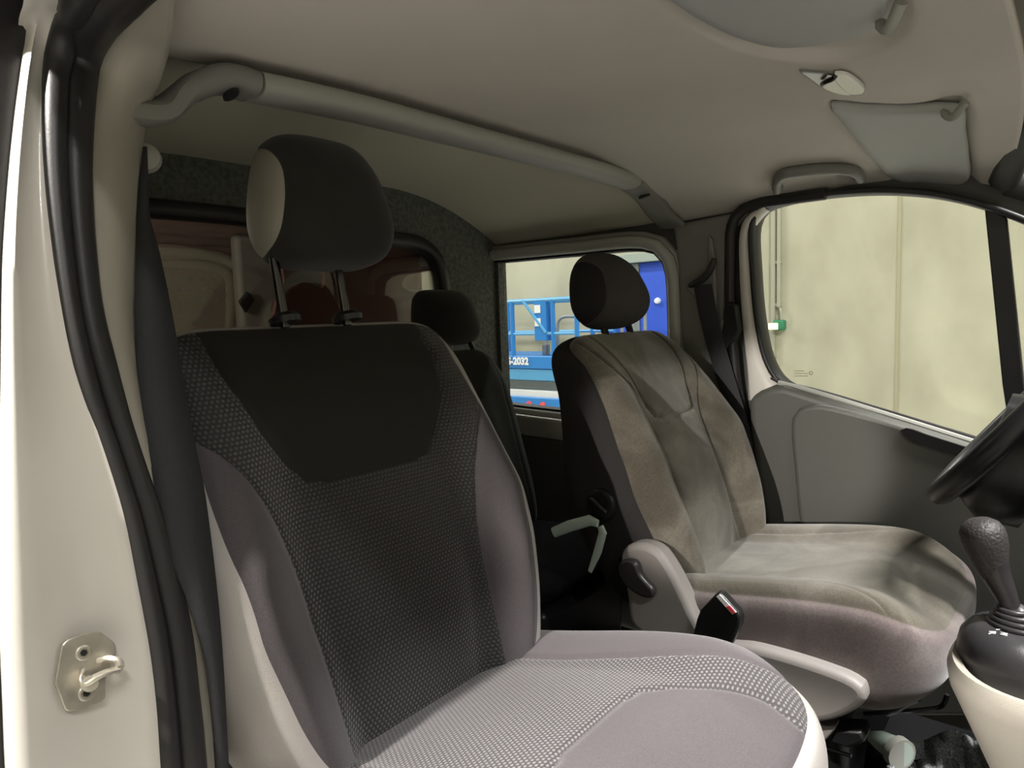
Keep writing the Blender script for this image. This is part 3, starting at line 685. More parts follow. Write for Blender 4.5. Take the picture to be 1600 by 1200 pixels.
# ---- partition behind the rear bench
def pm(s,t,dep): return np.array((-1.57-dep,s,t))
pw=spline([(.42,1.262),(.66,1.268),(.888,1.268),(1.32,1.246),(1.455,1.238),(1.515,1.20),(1.537,1.12),(1.54,.95),(1.53,.84),(1.48,.79),(1.0,.785),(.5,.785),(.43,.80),(.39,.86),(.375,1.0),(.38,1.2)],120,True)
top=[(y,zc(-1.57,y)+.03) for y in np.linspace(1.86,.20,24)]
struct(obj('wall_rear',holed(nb(),[(.20,-.05),(1.86,-.05)]+top,[pw.tolist()],pm,0,.02),M['feltgrey'],angle=30))
struct(bandobj('trim_partition_rubber',pw,-.004,.036,-.014,.03,M['rubber'],pm,.008))
pane('window_3',pw,.008,M['tinted'],pm)
struct(obj('trim_felt_return',strip(nb(),[[(-1.575,1.80,z),(-1.555,1.80,z),(-1.555,1.83,z)] for z in np.linspace(.6,1.25,10)]),M['feltgrey']))
# ---- cargo area seen through the partition glass
struct(obj('cargo_side_wall',box(nb(),(-2.9,.22,.7),(2.6,.03,1.5)),M['cargocream'],smooth=False))
struct(obj('cargo_roof',box(nb(),(-2.9,1.0,1.41),(2.62,1.6,.03)),M['cargopink'],smooth=False))
struct(obj('cargo_floor',box(nb(),(-2.9,1.0,.0),(2.62,1.6,.03)),M['trimdk'],smooth=False))
# rear end wall with framed perforated door panel
DX=-3.15
def dm_(s,t,dep): return np.array((DX-dep,s,t))
def dpx(px,py): p=atx(px,py,DX); return (p[1],p[2])
pf=spline([dpx(*p) for p in [(150,398),(240,402),(340,410),(368,425),(374,450),(372,520),(368,600),(340,620),(150,600),(120,560),(115,430)]],80,True)
struct(obj('wall_cargo_rear',holed(nb(),[(.20,.0),(1.84,.0),(1.84,1.42),(.20,1.42)],[pf.tolist()],dm_,0,.02),M['cargopink'],angle=30))
struct(bandobj('trim_cargo_door_frame',pf,-.001,.05,-.03,.0,M['cargocream'],dm_,.012))
struct(bandobj('trim_cargo_door_inner',pf,-.045,-.002,.02,.05,M['cargocream'],dm_,.008))
bm=nb(); vv=[bm.verts.new(tuple(dm_(p[0],p[1],.045))) for p in pf]; f=bm.faces.new(vv); uvl=bm.loops.layers.uv.new('UVMap')
for l in f.loops: l[uvl].uv=(l.vert.co.y,l.vert.co.z)
me=bpy.data.meshes.new('m'); bm.to_mesh(me); bm.free()
struct(obj('trim_perforated_panel',me,M['perf'],smooth=False))
# red plywood panel with two cut-outs
RX=-1.93
def rm_(s,t,dep): return np.array((RX-dep,s,t))
def rpx(px,py): p=atx(px,py,RX); return (p[1],p[2])
h1=spline([rpx(*p) for p in [(443,446),(456,432),(480,421),(505,421),(508,436),(505,450),(478,441)]],40,True)
h2=spline([rpx(*p) for p in [(628,446),(634,433),(650,427),(690,426),(692,455),(640,455)]],40,True)
redo=spline([rpx(*p) for p in [(440,330),(720,330),(720,640),(425,640),(428,500),(436,462),(444,448),(440,400)]],90,True)
e=empty('plywood_partition',rm_(1.5,.7,0),'dark red panel with pale cut-outs behind the partition glass','panel')
kid('panel',holed(nb(),redo.tolist(),[h1.tolist(),h2.tolist()],rm_,0,.018),M['cargored'],e,angle=30)
struct(obj('cargo_lining',box(nb(),(-2.6,1.845,.8),(1.2,.02,1.2)),M['cargocream'],smooth=False))
cl=bpy.data.lights.new('cargo_fill_light','POINT'); cl.energy=6; cl.color=(1,.9,.75); cl.shadow_soft_size=.05; clo=bpy.data.objects.new('cargo_fill_light',cl); C.objects.link(clo); clo.location=(-2.2,.55,1.30)  # added point light without a fixture, brightens the cargo area
d0=atx(385,470,-2.6); struct(obj('cargo_pillar',box(nb(),(-2.66,d0[1]+.09,.7),(.06,.20,1.38)),M['trimgrey'],bevel=.02))
e=empty('hook_bracket',d0,'small dark diamond shaped bracket seen through the partition glass','bracket')
kid('plate',prism(nb(),[atx(*p,-2.6) for p in [(375,471),(388,455),(399,468),(386,489)]],(-.02,0,0)),M['black'],e,bevel=.004)
# ---- cab floor, bulkhead, dashboard
struct(obj('floor',box(nb(),(-.3,1.03,-.02),(2.6,1.66,.04)),M['carpet'],smooth=False))
struct(obj('trim_engine_bulkhead',box(nb(),(.98,1.05,.35),(.06,1.7,.8)),M['trimdk'],smooth=False))
dsh=[(.28,.82),(.36,.90),(.60,.88),(.95,.76),(.98,.3),(.45,.28),(.34,.5)]
struct(obj('dashboard',prism(nb(),[(x,.27,z) for x,z in dsh],(0,1.58,0)),M['trimdk'],bevel=.03,seg=4))
hd_=[[(x,y,z-.10*((y-1.07)/.85)**2) for y in np.linspace(.15,1.99,16)] for x,z in [(.95,.80),(1.1,.76),(1.4,.66),(1.7,.52),(1.85,.38),(1.92,.1),(1.92,-.2)]]
struct(solid(obj('van_hood',strip(nb(),hd_),M['white'],angle=60),.01))
# ---- near side: pillar, seals, latch side (they bend forward along the roof edge)
def npz(px,py,off=0):
    p=npx(px,py,off); k=.322+off*.3
    return CC+(p-CC)*(k/(p[2]-CH)) if p[2]-CH>k else p
ysr=[-90,-20,0,40,90,180,280,400,500,600,700,800,900,1000,1100,1200,1260]
Lx=[70,62,55,49,40,28,18,10,8,7,5,4,5,6,10,14,18]
Sx=[160,115,105,92,78,73,76,88,103,125,160,192,213,232,245,252,258]
Rx=[300,226,208,175,150,141,139,147,160,187,215,248,275,298,308,318,323]
rows=[]
for y,l,s in zip(ysr,Lx,Sx):
    a=npz(l,y); b=npz(s+6,y); L=[a+np.array((-.05,.0,0))]
    prof=[(0,-.004),(.04,.004),(.12,.006),(.25,.0),(.5,-.004),(.72,-.006),(.86,.0),(.95,.005),(1,.0)]
    if 850<y<1150: prof=[(t,d-(.004 if .3<t<.8 else 0)) for t,d in prof]
    for t,d in prof: L.append(a*(1-t)+b*t+np.array((d,0,0)))
    L.append(b+np.array((-.06,.01,0))); rows.append(L)
rows=[np.array(r) for r in rows]; cols=[spline([r[k] for r in rows],60) for k in range(len(rows[0]))]
rows=[[c[i] for c in cols] for i in range(60)]
jo=struct(obj('wall_right',strip(nb(),rows),M['white'],angle=70))
# dark sliding door edge beyond the pillar
rows=[[npx(-160,y,-.02),npx(l-26,y,-.012),npx(l+3,y,-.016),npx(l+6,y,-.05)] for y,l in zip(ysr,Lx)]
struct(obj('trim_sliding_door_edge',strip(nb(),rows),M['rubber'],angle=60))
def seal(name,fr,wf,off,m,hl=False):
    P=[];Rd=[]
    for y,s,r in zip(ysr,Sx,Rx):
        P.append(npz(s+(r-s)*fr,y,off)); Rd.append((r-s)*wf*np.linalg.norm(P[-1]-CC)/CF/1.05)
    P2=spline(P,60); R2=np.interp(np.linspace(0,1,60),np.linspace(0,1,len(Rd)),Rd)
    return struct(obj(name,tube(nb(),P2,[(r,r*1.0) for r in R2],14,up=(1,0,0)),m,angle=80))
seal('trim_outer_seal',.20,.22,.0,M['rubber']); seal('trim_inner_seal',.70,.30,-.006,M['rubber'])
seal('trim_seal_web',.45,.16,-.012,M['rubber'])
Tx=[284,276,272,270,262,231,220,215,213,220,237,254,280,308,325,332,335]
rows=[]
for y,r,t in zip(ysr,Rx,Tx):
    a=npz(r-6,y,-.008); b=npz(t,y,-.055); L=[]
    for k in np.linspace(0,1,9): L.append(a*(1-k)+b*k+np.array((.018*math.sin(math.pi*k),0,0)))
    L.append(b+np.array((-.06,.02,0))); rows.append(L)
cols=[spline([r[k] for r in rows],60) for k in range(len(rows[0]))]; rows=[[c[i] for c in cols] for i in range(60)]
struct(obj('trim_near_pillar_cover',strip(nb(),rows),M['pillar'],angle=70))
# body side behind the near pillar and rail over the door opening
struct(obj('wall_right_rear',box(nb(),(-2.55,.19,.7),(3.3,.03,1.56)),M['white'],smooth=False))
struct(obj('trim_pillar_inner',box(nb(),(-.98,.27,.60),(.14,.12,1.36)),M['trimdk'],bevel=.02))
rail=spline([npz(200,-120,.0),(-.60,.28,1.40),(-.5,.30,1.42),(-.1,.29,1.36)],20)
struct(obj('trim_door_rail',tube(nb(),rail,.03,12),M['rubber'],angle=60))
struct(obj('trim_roof_rail',tube(nb(),[(-1.2,.24,1.43),(-.6,.24,1.44),(-.05,.25,1.38)],.045,12),M['white'],angle=60))
# near belt
e=empty('seat_belt',(-.90,.39,.5),'wide dark seat belt strap running down beside the near pillar and passenger seat','seat belt')
by=[230,290,340,389,510,600,690,750,850,950,1040,1280]
bR=[228,231,233,247,272,287,303,316,330,341,348,360]; bL=[224,217,214,213,212,216,228,239,258,296,322,345]
rows=[]
for y,l,r in zip(by,bL,bR):
    o=float(np.interp(y,[230,500,900],[-.05,-.035,.008])); a=npx(l,y,o); b=npx(r,y,o); rows.append([a,(a+b)/2+np.array((.002,0,0)),b])
cols=[spline([r[k] for r in rows],40) for k in range(3)]; rows=[[c[i] for c in cols] for i in range(40)]
o=kid('webbing',strip(nb(),rows),M['belt'],e,angle=80); solid(o,.0015)
g=atx(226,247,-.93); kid('shoulder_guide',lathe(nb(),[(0,-.01),(.016,-.01),(.02,-.002),(.018,.006),(.008,.012),(0,.012)],g,(1,-.5,.2),20),M['trimgrey'],e)
lowc=[atx(*p,-.93) for p in [(318,905),(358,880),(382,1000),(400,1120),(405,1260),(310,1260),(322,1100)]]
struct(obj('trim_pillar_base',prism(nb(),lowc,(-.03,0,0)),M['trimdk'],bevel=.01))
# door striker
sc=npx(128,1050,.006); nrm=np.array((1,0,.22)); nrm/=np.linalg.norm(nrm)
def spx(px,py,o=.0): return at(px,py,NNn,NC+.006+o)
e=empty('door_striker',sc,'metal door striker plate with latch loop on the white pillar','door striker')
plp=spline([spx(*p) for p in [(96,1010),(104,1001),(122,993),(146,987),(158,988)]],12).tolist()+spline([spx(*p) for p in [(172,998),(180,1006),(182,1022)]],6).tolist()+[spx(*p) for p in [(166,1060),(165,1090),(160,1097),(125,1110),(106,1112),(101,1108),(86,1068)]]
kid('striker_plate',prism(nb(),plp,-nrm*.004),M['steel'],e,bevel=.0012,seg=2)
for (x,y) in ((131,1020),(135,1083)):
    s_=kid('screw',lathe(nb(),[(0,0),(.0072,0),(.0072,.0012),(.0062,.0018),(.0035,.0014),(.0032,.0004),(0,.0004)],spx(x,y,.0005),nrm,24),M['steel'],e)
    kid('torx_socket',lathe(nb(),[(0,0),(.003,0),(.003,.0008),(0,.0008)],spx(x,y,.0012),nrm,6),M['holeshade'],s_)
a=spx(136,1066,.010); b=spx(183,1036,.022)
bar=[spx(128,1056,.0),spx(132,1062,.008),spx(140,1064,.016),spx(150,1058,.019),spx(168,1050,.021),spx(184,1046,.021)]
kid('latch_loop',tube(nb(),spline(bar,20),(.0022,.0078),12,up=nrm,ex=4),M['steel'],e)
kid('loop_return',tube(nb(),spline([spx(187,1046,.021),spx(184,1036,.016),spx(172,1030,.008),spx(160,1030,.0)],14),(.0030,.0075),12,up=nrm,ex=4),M['steel'],e)
kid('pivot_pin',cyl(nb(),spx(138,1067,.0),spx(141,1069,.021),.0068,seg=20),M['steel'],e)
# dirt specks on the paint
bm=nb()
for (x,y,s) in [(74,340,.0016),(66,565,.0010),(84,563,.0012),(93,575,.0009),(42,173,.0008),(126,982,.0010),(184,960,.0010),(57,70,.001),(70,60,.001),(212,984,.0008)]:
    bmesh.ops.create_icosphere(bm,subdivisions=1,radius=s,matrix=Matrix.Translation(Vector(tuple(npx(x,y,.004)))))
# ---- gear console, gear lever
e=empty('gear_console',(-.02,1.08,.05),'beige funnel shaped console carrying the gear lever','console')
prof=[]
rings=[]
for (z,rx,ry,cx) in [(.06,.035,.05,.06),(.20,.050,.07,.045),(.36,.078,.095,.022),(.46,.100,.115,.0),(.515,.113,.125,-.012),(.535,.114,.126,-.014),(.548,.108,.120,-.014),(.546,.098,.110,-.014),(.52,.095,.105,-.014)]:
    rings.append([(cx+rx*math.copysign(abs(math.cos(a))**.8,math.cos(a)),1.08+ry*math.copysign(abs(math.sin(a))**.8,math.sin(a)),z) for a in np.linspace(0,2*math.pi,49)[:-1]])
kid('console_body',loft(nb(),rings),M['console'],e,angle=60,sub=0)
kid('mount_boss',box(nb(),(.035,.975,.52),(.03,.012,.018)),M['trimgrey'],e,bevel=.004)
e=empty('gear_lever',(-.055,1.08,.54),'black gear lever with leather knob and ringed boot on the beige console','gear lever')
bc=(-.052,1.08,0)
kid('boot_base',lathe(nb(),[(0,.528),(.064,.528),(.067,.534),(.067,.560),(.064,.574),(.054,.587),(.040,.594),(0,.595)],bc,(0,0,1),48,sc=(1,1.15)),M['boot'],e,angle=40)
for k,(r,z) in enumerate([(.031,.596),(.026,.602),(.021,.608),(.016,.614)]):
    kid('boot_ring',tube(nb(),[(bc[0]+.0-k*.002+r*math.cos(a),1.08+r*math.sin(a),z) for a in np.linspace(0,2*math.pi,33)[:-1]],.0042,8,closed=True),M['boot'],e,angle=80)
kid('boot_core',lathe(nb(),[(0,.590),(.029,.592),(.013,.616),(0,.624)],bc,(0,0,1),24),M['boot'],e)
kn=spline([(-.056,1.08,.597),(-.066,1.08,.630),(-.079,1.08,.660),(-.088,1.08,.690),(-.091,1.08,.706)],30)
kid('lever_shaft',tube(nb(),kn,list(np.interp(np.linspace(0,1,30),[0,.25,.6,.8,1],[.012,.0125,.018,.022,.016])),20),M['stick'],e,angle=80)
kr=[]; 
cK=np.array((-.091,1.08,.697)); dK=np.array((-.25,0,1.0)); dK/=np.linalg.norm(dK)
qd=Vector((0,0,1)).rotation_difference(Vector(tuple(dK)))
prof=[(.010,-.055),(.017,-.040),(.022,-.022),(.0262,-.004),(.0275,.008),(.0265,.018),(.022,.027),(.013,.033),(.001,.035)]
kid('knob',lathe(nb(),prof,cK,dK,28),M['leather'],e,angle=80)
boot=[o for o in e.children if o.name.startswith('boot_base')][0]; bpy.context.view_layer.update()
def bootpt(px,py):
    d=cd+cr*(px-800)/CF-cu*(py-600)/CF; w=Vector(tuple(CC))-e.location
    ok,l,n,_=boot.ray_cast(w,Vector(tuple(d)).normalized()); return (l+e.location,n) if ok else (Vector(tuple(atz(px,py,.59))),Vector((0,0,1)))
def mark(s,px,py,sz):
    p,n=bootpt(px,py); up=(Vector((1,0,0))-n*n.x).normalized(); rt=up.cross(n).normalized()
    mw=Matrix((rt,up,n)).transposed().to_4x4(); mw.translation=p+n*.0004
    text(s,sz,M['whitelabel'],mw,e,name='gear_marking',bold=.0002)
mark('R',1550,989,.0105); mark('N',1568,991,.0105)
tube_bm=nb(); q=[bootpt(*p)[0]+Vector((0,0,.0003)) for p in [(1556,984),(1566,984),(1568,978)]]
tube(tube_bm,[tuple(x) for x in q],.0006,6)
kid('gear_gate_mark',tube_bm,M['whitelabel'],e)
# ---- steering wheel
wc=np.array((-.080,1.5,.815)); wn=np.array((-.79,0,.613)); wa=np.array((0,1,0.0)); wb=np.cross(wn,wa)
e=empty('steering_wheel',wc,'black steering wheel at the right edge of the picture','steering wheel')
wr=.193
kid('rim',tube(nb(),[wc+wr*(math.cos(a)*wa+math.sin(a)*wb) for a in np.linspace(0,2*math.pi,65)[:-1]],.0205,14,closed=True,up=wn),M['black'],e,angle=80)
kid('hub',lathe(nb(),[(0,-.05),(.06,-.05),(.085,-.02),(.085,-.002),(.07,.012),(0,.018)],wc-wn*.03,wn,32),M['black'],e)
for a in (math.radians(200),math.radians(340),math.radians(70),math.radians(110)):
    dd=math.cos(a)*wa+math.sin(a)*wb
    kid('spoke',tube(nb(),[wc-wn*.035+dd*.06,wc-wn*.022+dd*.13,wc+dd*.195],[(.034,.020),(.030,.016),(.026,.012)],12,up=wn),M['black'],e,angle=80)
kid('column_cowl',tube(nb(),[wc+wb*.09+wn*.0,wc+wb*.085-wn*.02,wc+wb*.06-wn*.06,wc+wb*.03-wn*.10,wc-wn*.34],[(.09,.085),(.12,.10),(.12,.09),(.10,.085),(.09,.09)],20,up=(0,1,0)),M['black'],e,angle=80)
kid('indicator_stalk',tube(nb(),[wc-wn*.07+wa*(-.05),wc-wn*.065-wa*.13-wb*.02],.009,10),M['black'],e)
# ================================================================== SEATS
def seat_base(root,loc,yc,m): pass
def back_coords(pv,rho,yc):
    ax=np.array((-math.sin(rho),0,math.cos(rho))); n=np.array((math.cos(rho),0,math.sin(rho))); pv=np.array((pv[0],yc,pv[1]))
    return pv,ax,n
def backrest(N,pv,rho,yc,htop,hbot,wtab,bol,btab,th,parts,spine=None,p1=6,p2=3.0,mats=None,root=None,seamh=0.31,scl=1.0,inshw=None,stab=None,gd=.004,insert=True,front_thr=.18):
    pv_,ax,n=back_coords(pv,rho,yc); hc=(htop+hbot)/2; hh=(htop-hbot)/2
    def dfm(q):
        h=hc+hh*q[:,2]; y=q[:,1]*interp(h,wtab)
        front=ss(q[:,0],-.2,.5)
        d=(q[:,0]-1)/2*th*(1-.30*ss(h,.1,htop))
        B=interp(h,btab); ya=np.abs(q[:,1])
        d=d+bol*B*ss(ya,.42,.80)*front*(1-.35*ss(ya,.85,1.0))
        d=d+front*(.012*np.cos(np.clip((h-.15)/.25,-1,1)*math.pi/2)*(1-ss(ya,.3,.7)))
        d=d-.02*ss(h,htop-.14,htop)
        return pv_[None]+ax[None]*h[:,None]+n[None]*d[:,None]+np.array((0,1.,0))[None]*y[:,None]
    def loc(P): L=P-pv_[None]; return L@ax, L[:,1], L@n
    def f_front(q,P): return q[:,0]-front_thr+.5*front_thr*ss(q[:,2],.72,.97)-.12*(1-ss(q[:,2],-.2,.5))*(front_thr>.5)
    def f_ins(q,P):
        h,y,_=loc(P); a=interp(h,inshw)-np.abs(y); b=(h-seamh)
        k=.035; s=np.clip(.5+.5*(b-a)/k,0,1); return np.minimum(a,b)-k*s*(1-s)*.8
    def f_dots(q,P):
        h,y,_=loc(P); return interp(h,stab)-np.abs(y)
    regs=[('side',lambda q,P:-f_front(q,P))]
    gr=[f_front,lambda q,P:np.where(q[:,0]>front_thr,f_dots(q,P),1.0)]
    if insert: regs.append(('upper_panel',f_ins)); gr.append(lambda q,P:np.where(q[:,0]>front_thr,f_ins(q,P),1.0))
    regs+=[('centre_panel',f_dots),('bolster',None)]
    gr[0]=lambda q,P:f_front(q,P)*.07
    res=rcube(N,((1,2,p1),(0,p2)),dfm,regs,gr,gd,.0045,(1,2))
    for k,me in res.items():
        nm,mt=parts[k.split('#')[0]]; mtt=mt
        w=Vector(tuple(root.location)); me.transform(Matrix.Translation(-w)); me.name=nm
        o=obj(nm,me,mtt,root,angle=75)
        if k[:4]=='side': o['label']=parts.get('side_label','plain side and back cover')
    return dfm
def cushion(N,x0,x1,yc,hw,ztop,zbot,bol,parts,root,inshw,xi,stab,wtab=None,gd=.004,thr=.2,p1=5,p2=3.2,slope=.02,insert=True):
    xc=(x0+x1)/2; hx=(x1-x0)/2
    def dfm(q):
        x=xc+hx*q[:,0]; wt=1.0 if wtab is None else interp(x-x1,wtab)
        y=yc+hw*q[:,1]*wt
        top=ss(q[:,2],-.2,.6); ya=np.abs(q[:,1])
        z=(ztop+zbot)/2+(ztop-zbot)/2*q[:,2]
        z=z+top*(bol*ss(ya,.45,.82)*(1-.5*ss(ya,.85,1))*(1-.6*ss(x,x1-.18,x1))+slope*ss(x,x0,x1-.12)-.035*ss(x,x1-.13,x1+.02))
        z=z+(1-ss(q[:,2],-.6,.2))*(.0)
        x=x-.05*(1-ss(q[:,2],-1,.3))*ss(x,x1-.2,x1)   # front leans back towards the base
        return np.stack([x,y,z],1)
    def f_top(q,P): return q[:,2]-thr
    def f_ins(q,P):
        x=P[:,0]-x1; y=P[:,1]-yc; a=interp(x,inshw)-np.abs(y); b=x-xi; k=.035; s=np.clip(.5+.5*(b-a)/k,0,1); return np.minimum(a,b)-k*s*(1-s)*.8
    def f_dots(q,P): x=P[:,0]-x1; y=P[:,1]-yc; return interp(x,stab)-np.abs(y)
    regs=[('side',lambda q,P:-f_top(q,P))]; gr=[lambda q,P:f_top(q,P)*.09,lambda q,P:np.where(q[:,2]>thr,f_dots(q,P),1.)]
    if insert: regs.append(('front_panel',f_ins)); gr.append(lambda q,P:np.where(q[:,2]>thr,f_ins(q,P),1.))
    regs+=[('centre_panel',f_dots),('bolster',None)]
    res=rcube(N,((0,1,p1),(2,p2)),dfm,regs,gr,gd,.0045,(1,0))
    for k,me in res.items():
        nm,mt=parts[k.split('#')[0]]; w=Vector(tuple(root.location)); me.transform(Matrix.Translation(-w)); me.name=nm
        o=obj(nm,me,mt,root,angle=75)
def headrest(N,c,rho,hw,hh,th,parts,root,taper=.16,side_thr=.70,p1=3.2,p2=2.6):
    ax=np.array((-math.sin(rho),0,math.cos(rho))); n=np.array((math.cos(rho),0,math.sin(rho))); c=np.array(c)
    def dfm(q):
        h=hh*q[:,2]; y=hw*q[:,1]*(1-taper*ss(q[:,2],-.4,1.0)-.05*ss(-q[:,2],.3,1))
        d=th/2*q[:,0]*(1+.18*ss(-q[:,2],-.6,.6)*(q[:,0]>0))
        d=d+.012*ss(q[:,0],0,1)*np.cos(q[:,1]*math.pi/2)-.018*ss(q[:,2],.2,1)*ss(q[:,0],-.5,.5)
        return c[None]+ax[None]*h[:,None]+n[None]*d[:,None]+np.array((0,1.,0))[None]*y[:,None]
    def f_side(q,P):
        # lens shaped side panel, bulging forward at mid height
        return np.abs(q[:,1])-(side_thr+.18*q[:,0]+.30*(q[:,2])**2)
    res=rcube(N,((1,2,p1),(0,p2)),dfm,[('side',f_side),('pad',None)],[lambda q,P:f_side(q,P)*.12],.002,.004,(1,2))
    for k,me in res.items():
        nm,mt=parts[k.split('#')[0]]; me.transform(Matrix.Translation(-Vector(tuple(root.location)))); me.name=nm
        obj(nm,me,mt,root,angle=75)
SD=14 if FASTSEAT else 1
# ---------------- passenger seat
YC=.624
pas=empty('passenger_seat',(-.50,YC,.04),'charcoal front passenger seat with dotted cloth centre and light vinyl sides, nearest the camera','seat')
wt=[(-.12,.20),(-.03,.232),(.07,.268),(.17,.295),(.27,.298),(.37,.284),(.45,.274),(.60,.266)]
bt=[(-.1,.8),(.1,1.0),(.25,1.0),(.38,.55),(.46,.2),(.54,.05)]
stab=[(-.14,.145),(.0,.147),(.12,.154),(.22,.164),(.30,.182),(.36,.208),(.41,.24),(.46,.30),(.56,.32)]
ins=[(.2,.085),(.31,.105),(.36,.130),(.42,.165),(.50,.190),(.58,.195)]
PR=math.radians(17)
parts=dict(side=('side_cover',M['vinyl']),upper_panel=('upper_panel',M['cloth']),centre_panel=('centre_panel',M['dots']),bolster=('bolster',M['bolster']),side_label='light grey vinyl side and back cover')
backrest((50,150,170),(-.697,.48),PR,YC,.582,-.08,wt,.070,bt,.130,parts,root=pas,seamh=.335,inshw=ins,stab=stab,front_thr=.62,p1=9)
cs=[(-.60,.165),(-.35,.165),(-.25,.175),(-.17,.195),(-.10,.225),(-.05,.27),(.0,.32),(.05,.35)]
ci=[(-.3,.08),(-.20,.10),(-.14,.14),(-.07,.185),(.0,.20),(.05,.20)]
cp=dict(side=('cushion_side',M['vinyl']),front_panel=('front_panel',M['bolster']),centre_panel=('cushion_centre',M['dots_lit']),bolster=('cushion_bolster',M['bolster']))
cushion((150,150,50),-.80,-.215,YC,.295,.468,.310,.030,cp,pas,ci,-.205,cs,slope=.088,thr=.60,p1=7)
hr_=dict(side=('headrest_side',M['headvinyl']),pad=('headrest',M['cloth']))
headrest((40,56,56),(-.90,YC+.006,1.20),math.radians(8),.108,.099,.135,hr_,pas,p1=4.6,p2=3.0,taper=.22,side_thr=.75)
for yy in (-.078,.030):
    a=np.array((-.878,YC+yy,1.016)); b=np.array((-.898,YC+yy,1.13))
    kid('headrest_post',cyl(nb(),a,b,.0068,seg=16),M['chrome'],pas)
    kid('post_collar',lathe(nb(),[(0,-.006),(.02,-.006),(.021,.002),(.015,.008),(0,.009)],a+np.array((0,0,.012)),(-.2,0,1),24,sc=(1.3,1)),M['black'],pas)
bm=box(nb(),(-.47,YC,.20),(.42,.46,.28)); kid('seat_plinth',bm,M['black'],pas,bevel=.03,seg=3)
kid('anchor_strap',cyl(nb(),(-.72,YC+.262,.50),(-.73,YC+.262,.515),.004,seg=8),M['shield'],pas)
# ---------------- driver seat
YD=1.50
drv=empty('driver_seat',(-.42,YD,.04),'driver seat in blotchy taupe suede cover beyond the passenger seat','seat')
DR=math.radians(21)
wt2=[(-.12,.19),(-.03,.225),(.07,.262),(.17,.286),(.27,.286),(.37,.262),(.44,.252),(.58,.242)]
parts=dict(side=('side_cover',M['darkcover']),upper_panel=('upper_panel',M['suede']),centre_panel=('centre_panel',M['suede']),bolster=('bolster',M['suede']),side_label='black cloth side and back cover')
ins2=[(.2,.075),(.29,.095),(.36,.115),(.42,.135),(.50,.15),(.58,.155)]
stab2=[(-.14,.128),(.0,.122),(.12,.116),(.25,.120),(.34,.140),(.42,.180),(.50,.205),(.60,.21)]
backrest((44,120,140),(-.635,.475),DR,YD,.565,-.09,wt2,.078,bt,.235,parts,root=drv,seamh=.315,inshw=ins2,stab=stab2,front_thr=.45,gd=.007,p1=8)
cp=dict(side=('cushion_side',M['suedeside']),front_panel=('front_panel',M['suede']),centre_panel=('cushion_centre',M['suede']),bolster=('cushion_bolster',M['suede']))
cushion((120,120,60),-.72,-.145,YD-.015,.258,.446,.305,.026,cp,drv,ci,-.12,cs,thr=.80,slope=.052,gd=.004,p2=6.0,insert=False)
hd=dict(side=('headrest_side',M['darkcover']),pad=('headrest',M['headpad']))
headrest((36,50,50),(-.93,YD-.01,1.078),math.radians(16),.124,.098,.135,hd,drv,taper=.36,p1=3.4,side_thr=.66)
for yy in (-.06,.06): kid('headrest_post',cyl(nb(),(-.895,YD+yy,.95),(-.93,YD+yy,1.05),.009,seg=12),M['black'],drv)
# side shield: curved light plastic from the hinge down to the front
def sy(px,py,y=1.215): return aty(px,py,y)
shp=[(968,868),(975,856),(990,850),(1010,852),(1028,862),(1048,890),(1066,925),(1085,965),(1110,1000),(1180,1012),(1290,1045),(1335,1065),(1353,1083),(1350,1100),(1310,1125),(1250,1132),(1180,1118),(1100,1080),(1050,1035),(1010,1000),(985,975),(978,930)]
o_=spline([sy(*p,1.20) for p in shp],90,True)
kid('side_shield',prism(nb(),o_,(0,.05,0)),M['shield'],drv,bevel=.014,seg=4)
o_=spline([sy(*p,1.205) for p in [(985,945),(1000,950),(1022,970),(1034,985),(1060,1010),(1040,1015),(1000,975),(985,965)]],40,True)
o_=spline([sy(*p,1.198) for p in [(972,880),(978,873),(990,871),(1000,877),(1006,893),(1016,906),(1026,917),(1026,929),(1012,930),(996,922),(980,908),(973,895)]],50,True)
kid('recline_lever',prism(nb(),o_,(0,-.018,0)),M['stick'],drv,bevel=.006,seg=3)
d_=aty(945,786,1.225)
dial=kid('lumbar_dial',lathe(nb(),[(0,.0),(.034,.0),(.036,.008),(.033,.018),(.024,.022),(.012,.020),(0,.020)],d_,(0,-1,0),30),M['black'],drv)
kid('dial_grip',box(nb(),(d_[0],d_[1]-.026,d_[2]),(.05,.012,.012),Matrix.Rotation(.6,3,'Y')),M['black'],dial,bevel=.004)
bm=box(nb(),(-.47,YD,.16),(.32,.42,.23)); kid('seat_plinth',bm,M['black'],drv,bevel=.03,seg=3)
o_=[sy(*p,1.23) for p in [(1262,1128),(1305,1140),(1290,1158),(1258,1150)]]
kid('rail_cover',prism(nb(),o_,(0,.04,0)),M['shield'],drv,bevel=.004)
for (p,q) in (((1275,1164),(1330,1181)),((1180,1140),(1262,1150))):
    kid('seat_rail',tube(nb(),[sy(*p,1.25),sy(*q,1.25)],.0035,8),M['chrome'],drv)
o_=[sy(*p,1.24) for p in [(1303,1140),(1345,1143),(1352,1160),(1325,1170),(1296,1160)]]
rb=kid('rail_catch',prism(nb(),o_,(0,.05,0)),M['black'],drv,bevel=.005)
kid('height_bar',tube(nb(),spline([sy(*p,1.33) for p in [(1350,1115),(1400,1112),(1450,1108),(1472,1103),(1480,1085)]],20),.004,8),M['chrome'],drv)
kid('height_grip',tube(nb(),spline([sy(*p,1.31) for p in [(1382,1112),(1392,1102),(1410,1092),(1432,1086)]],12),list(np.interp(np.linspace(0,1,12),[0,.3,1],[.010,.017,.012])),12),M['stick'],drv)
kid('belt_tongue_strap',tube(nb(),[aty(1175,815,1.70),aty(1190,838,1.70)],.0035,8),M['whitelabel'],drv)
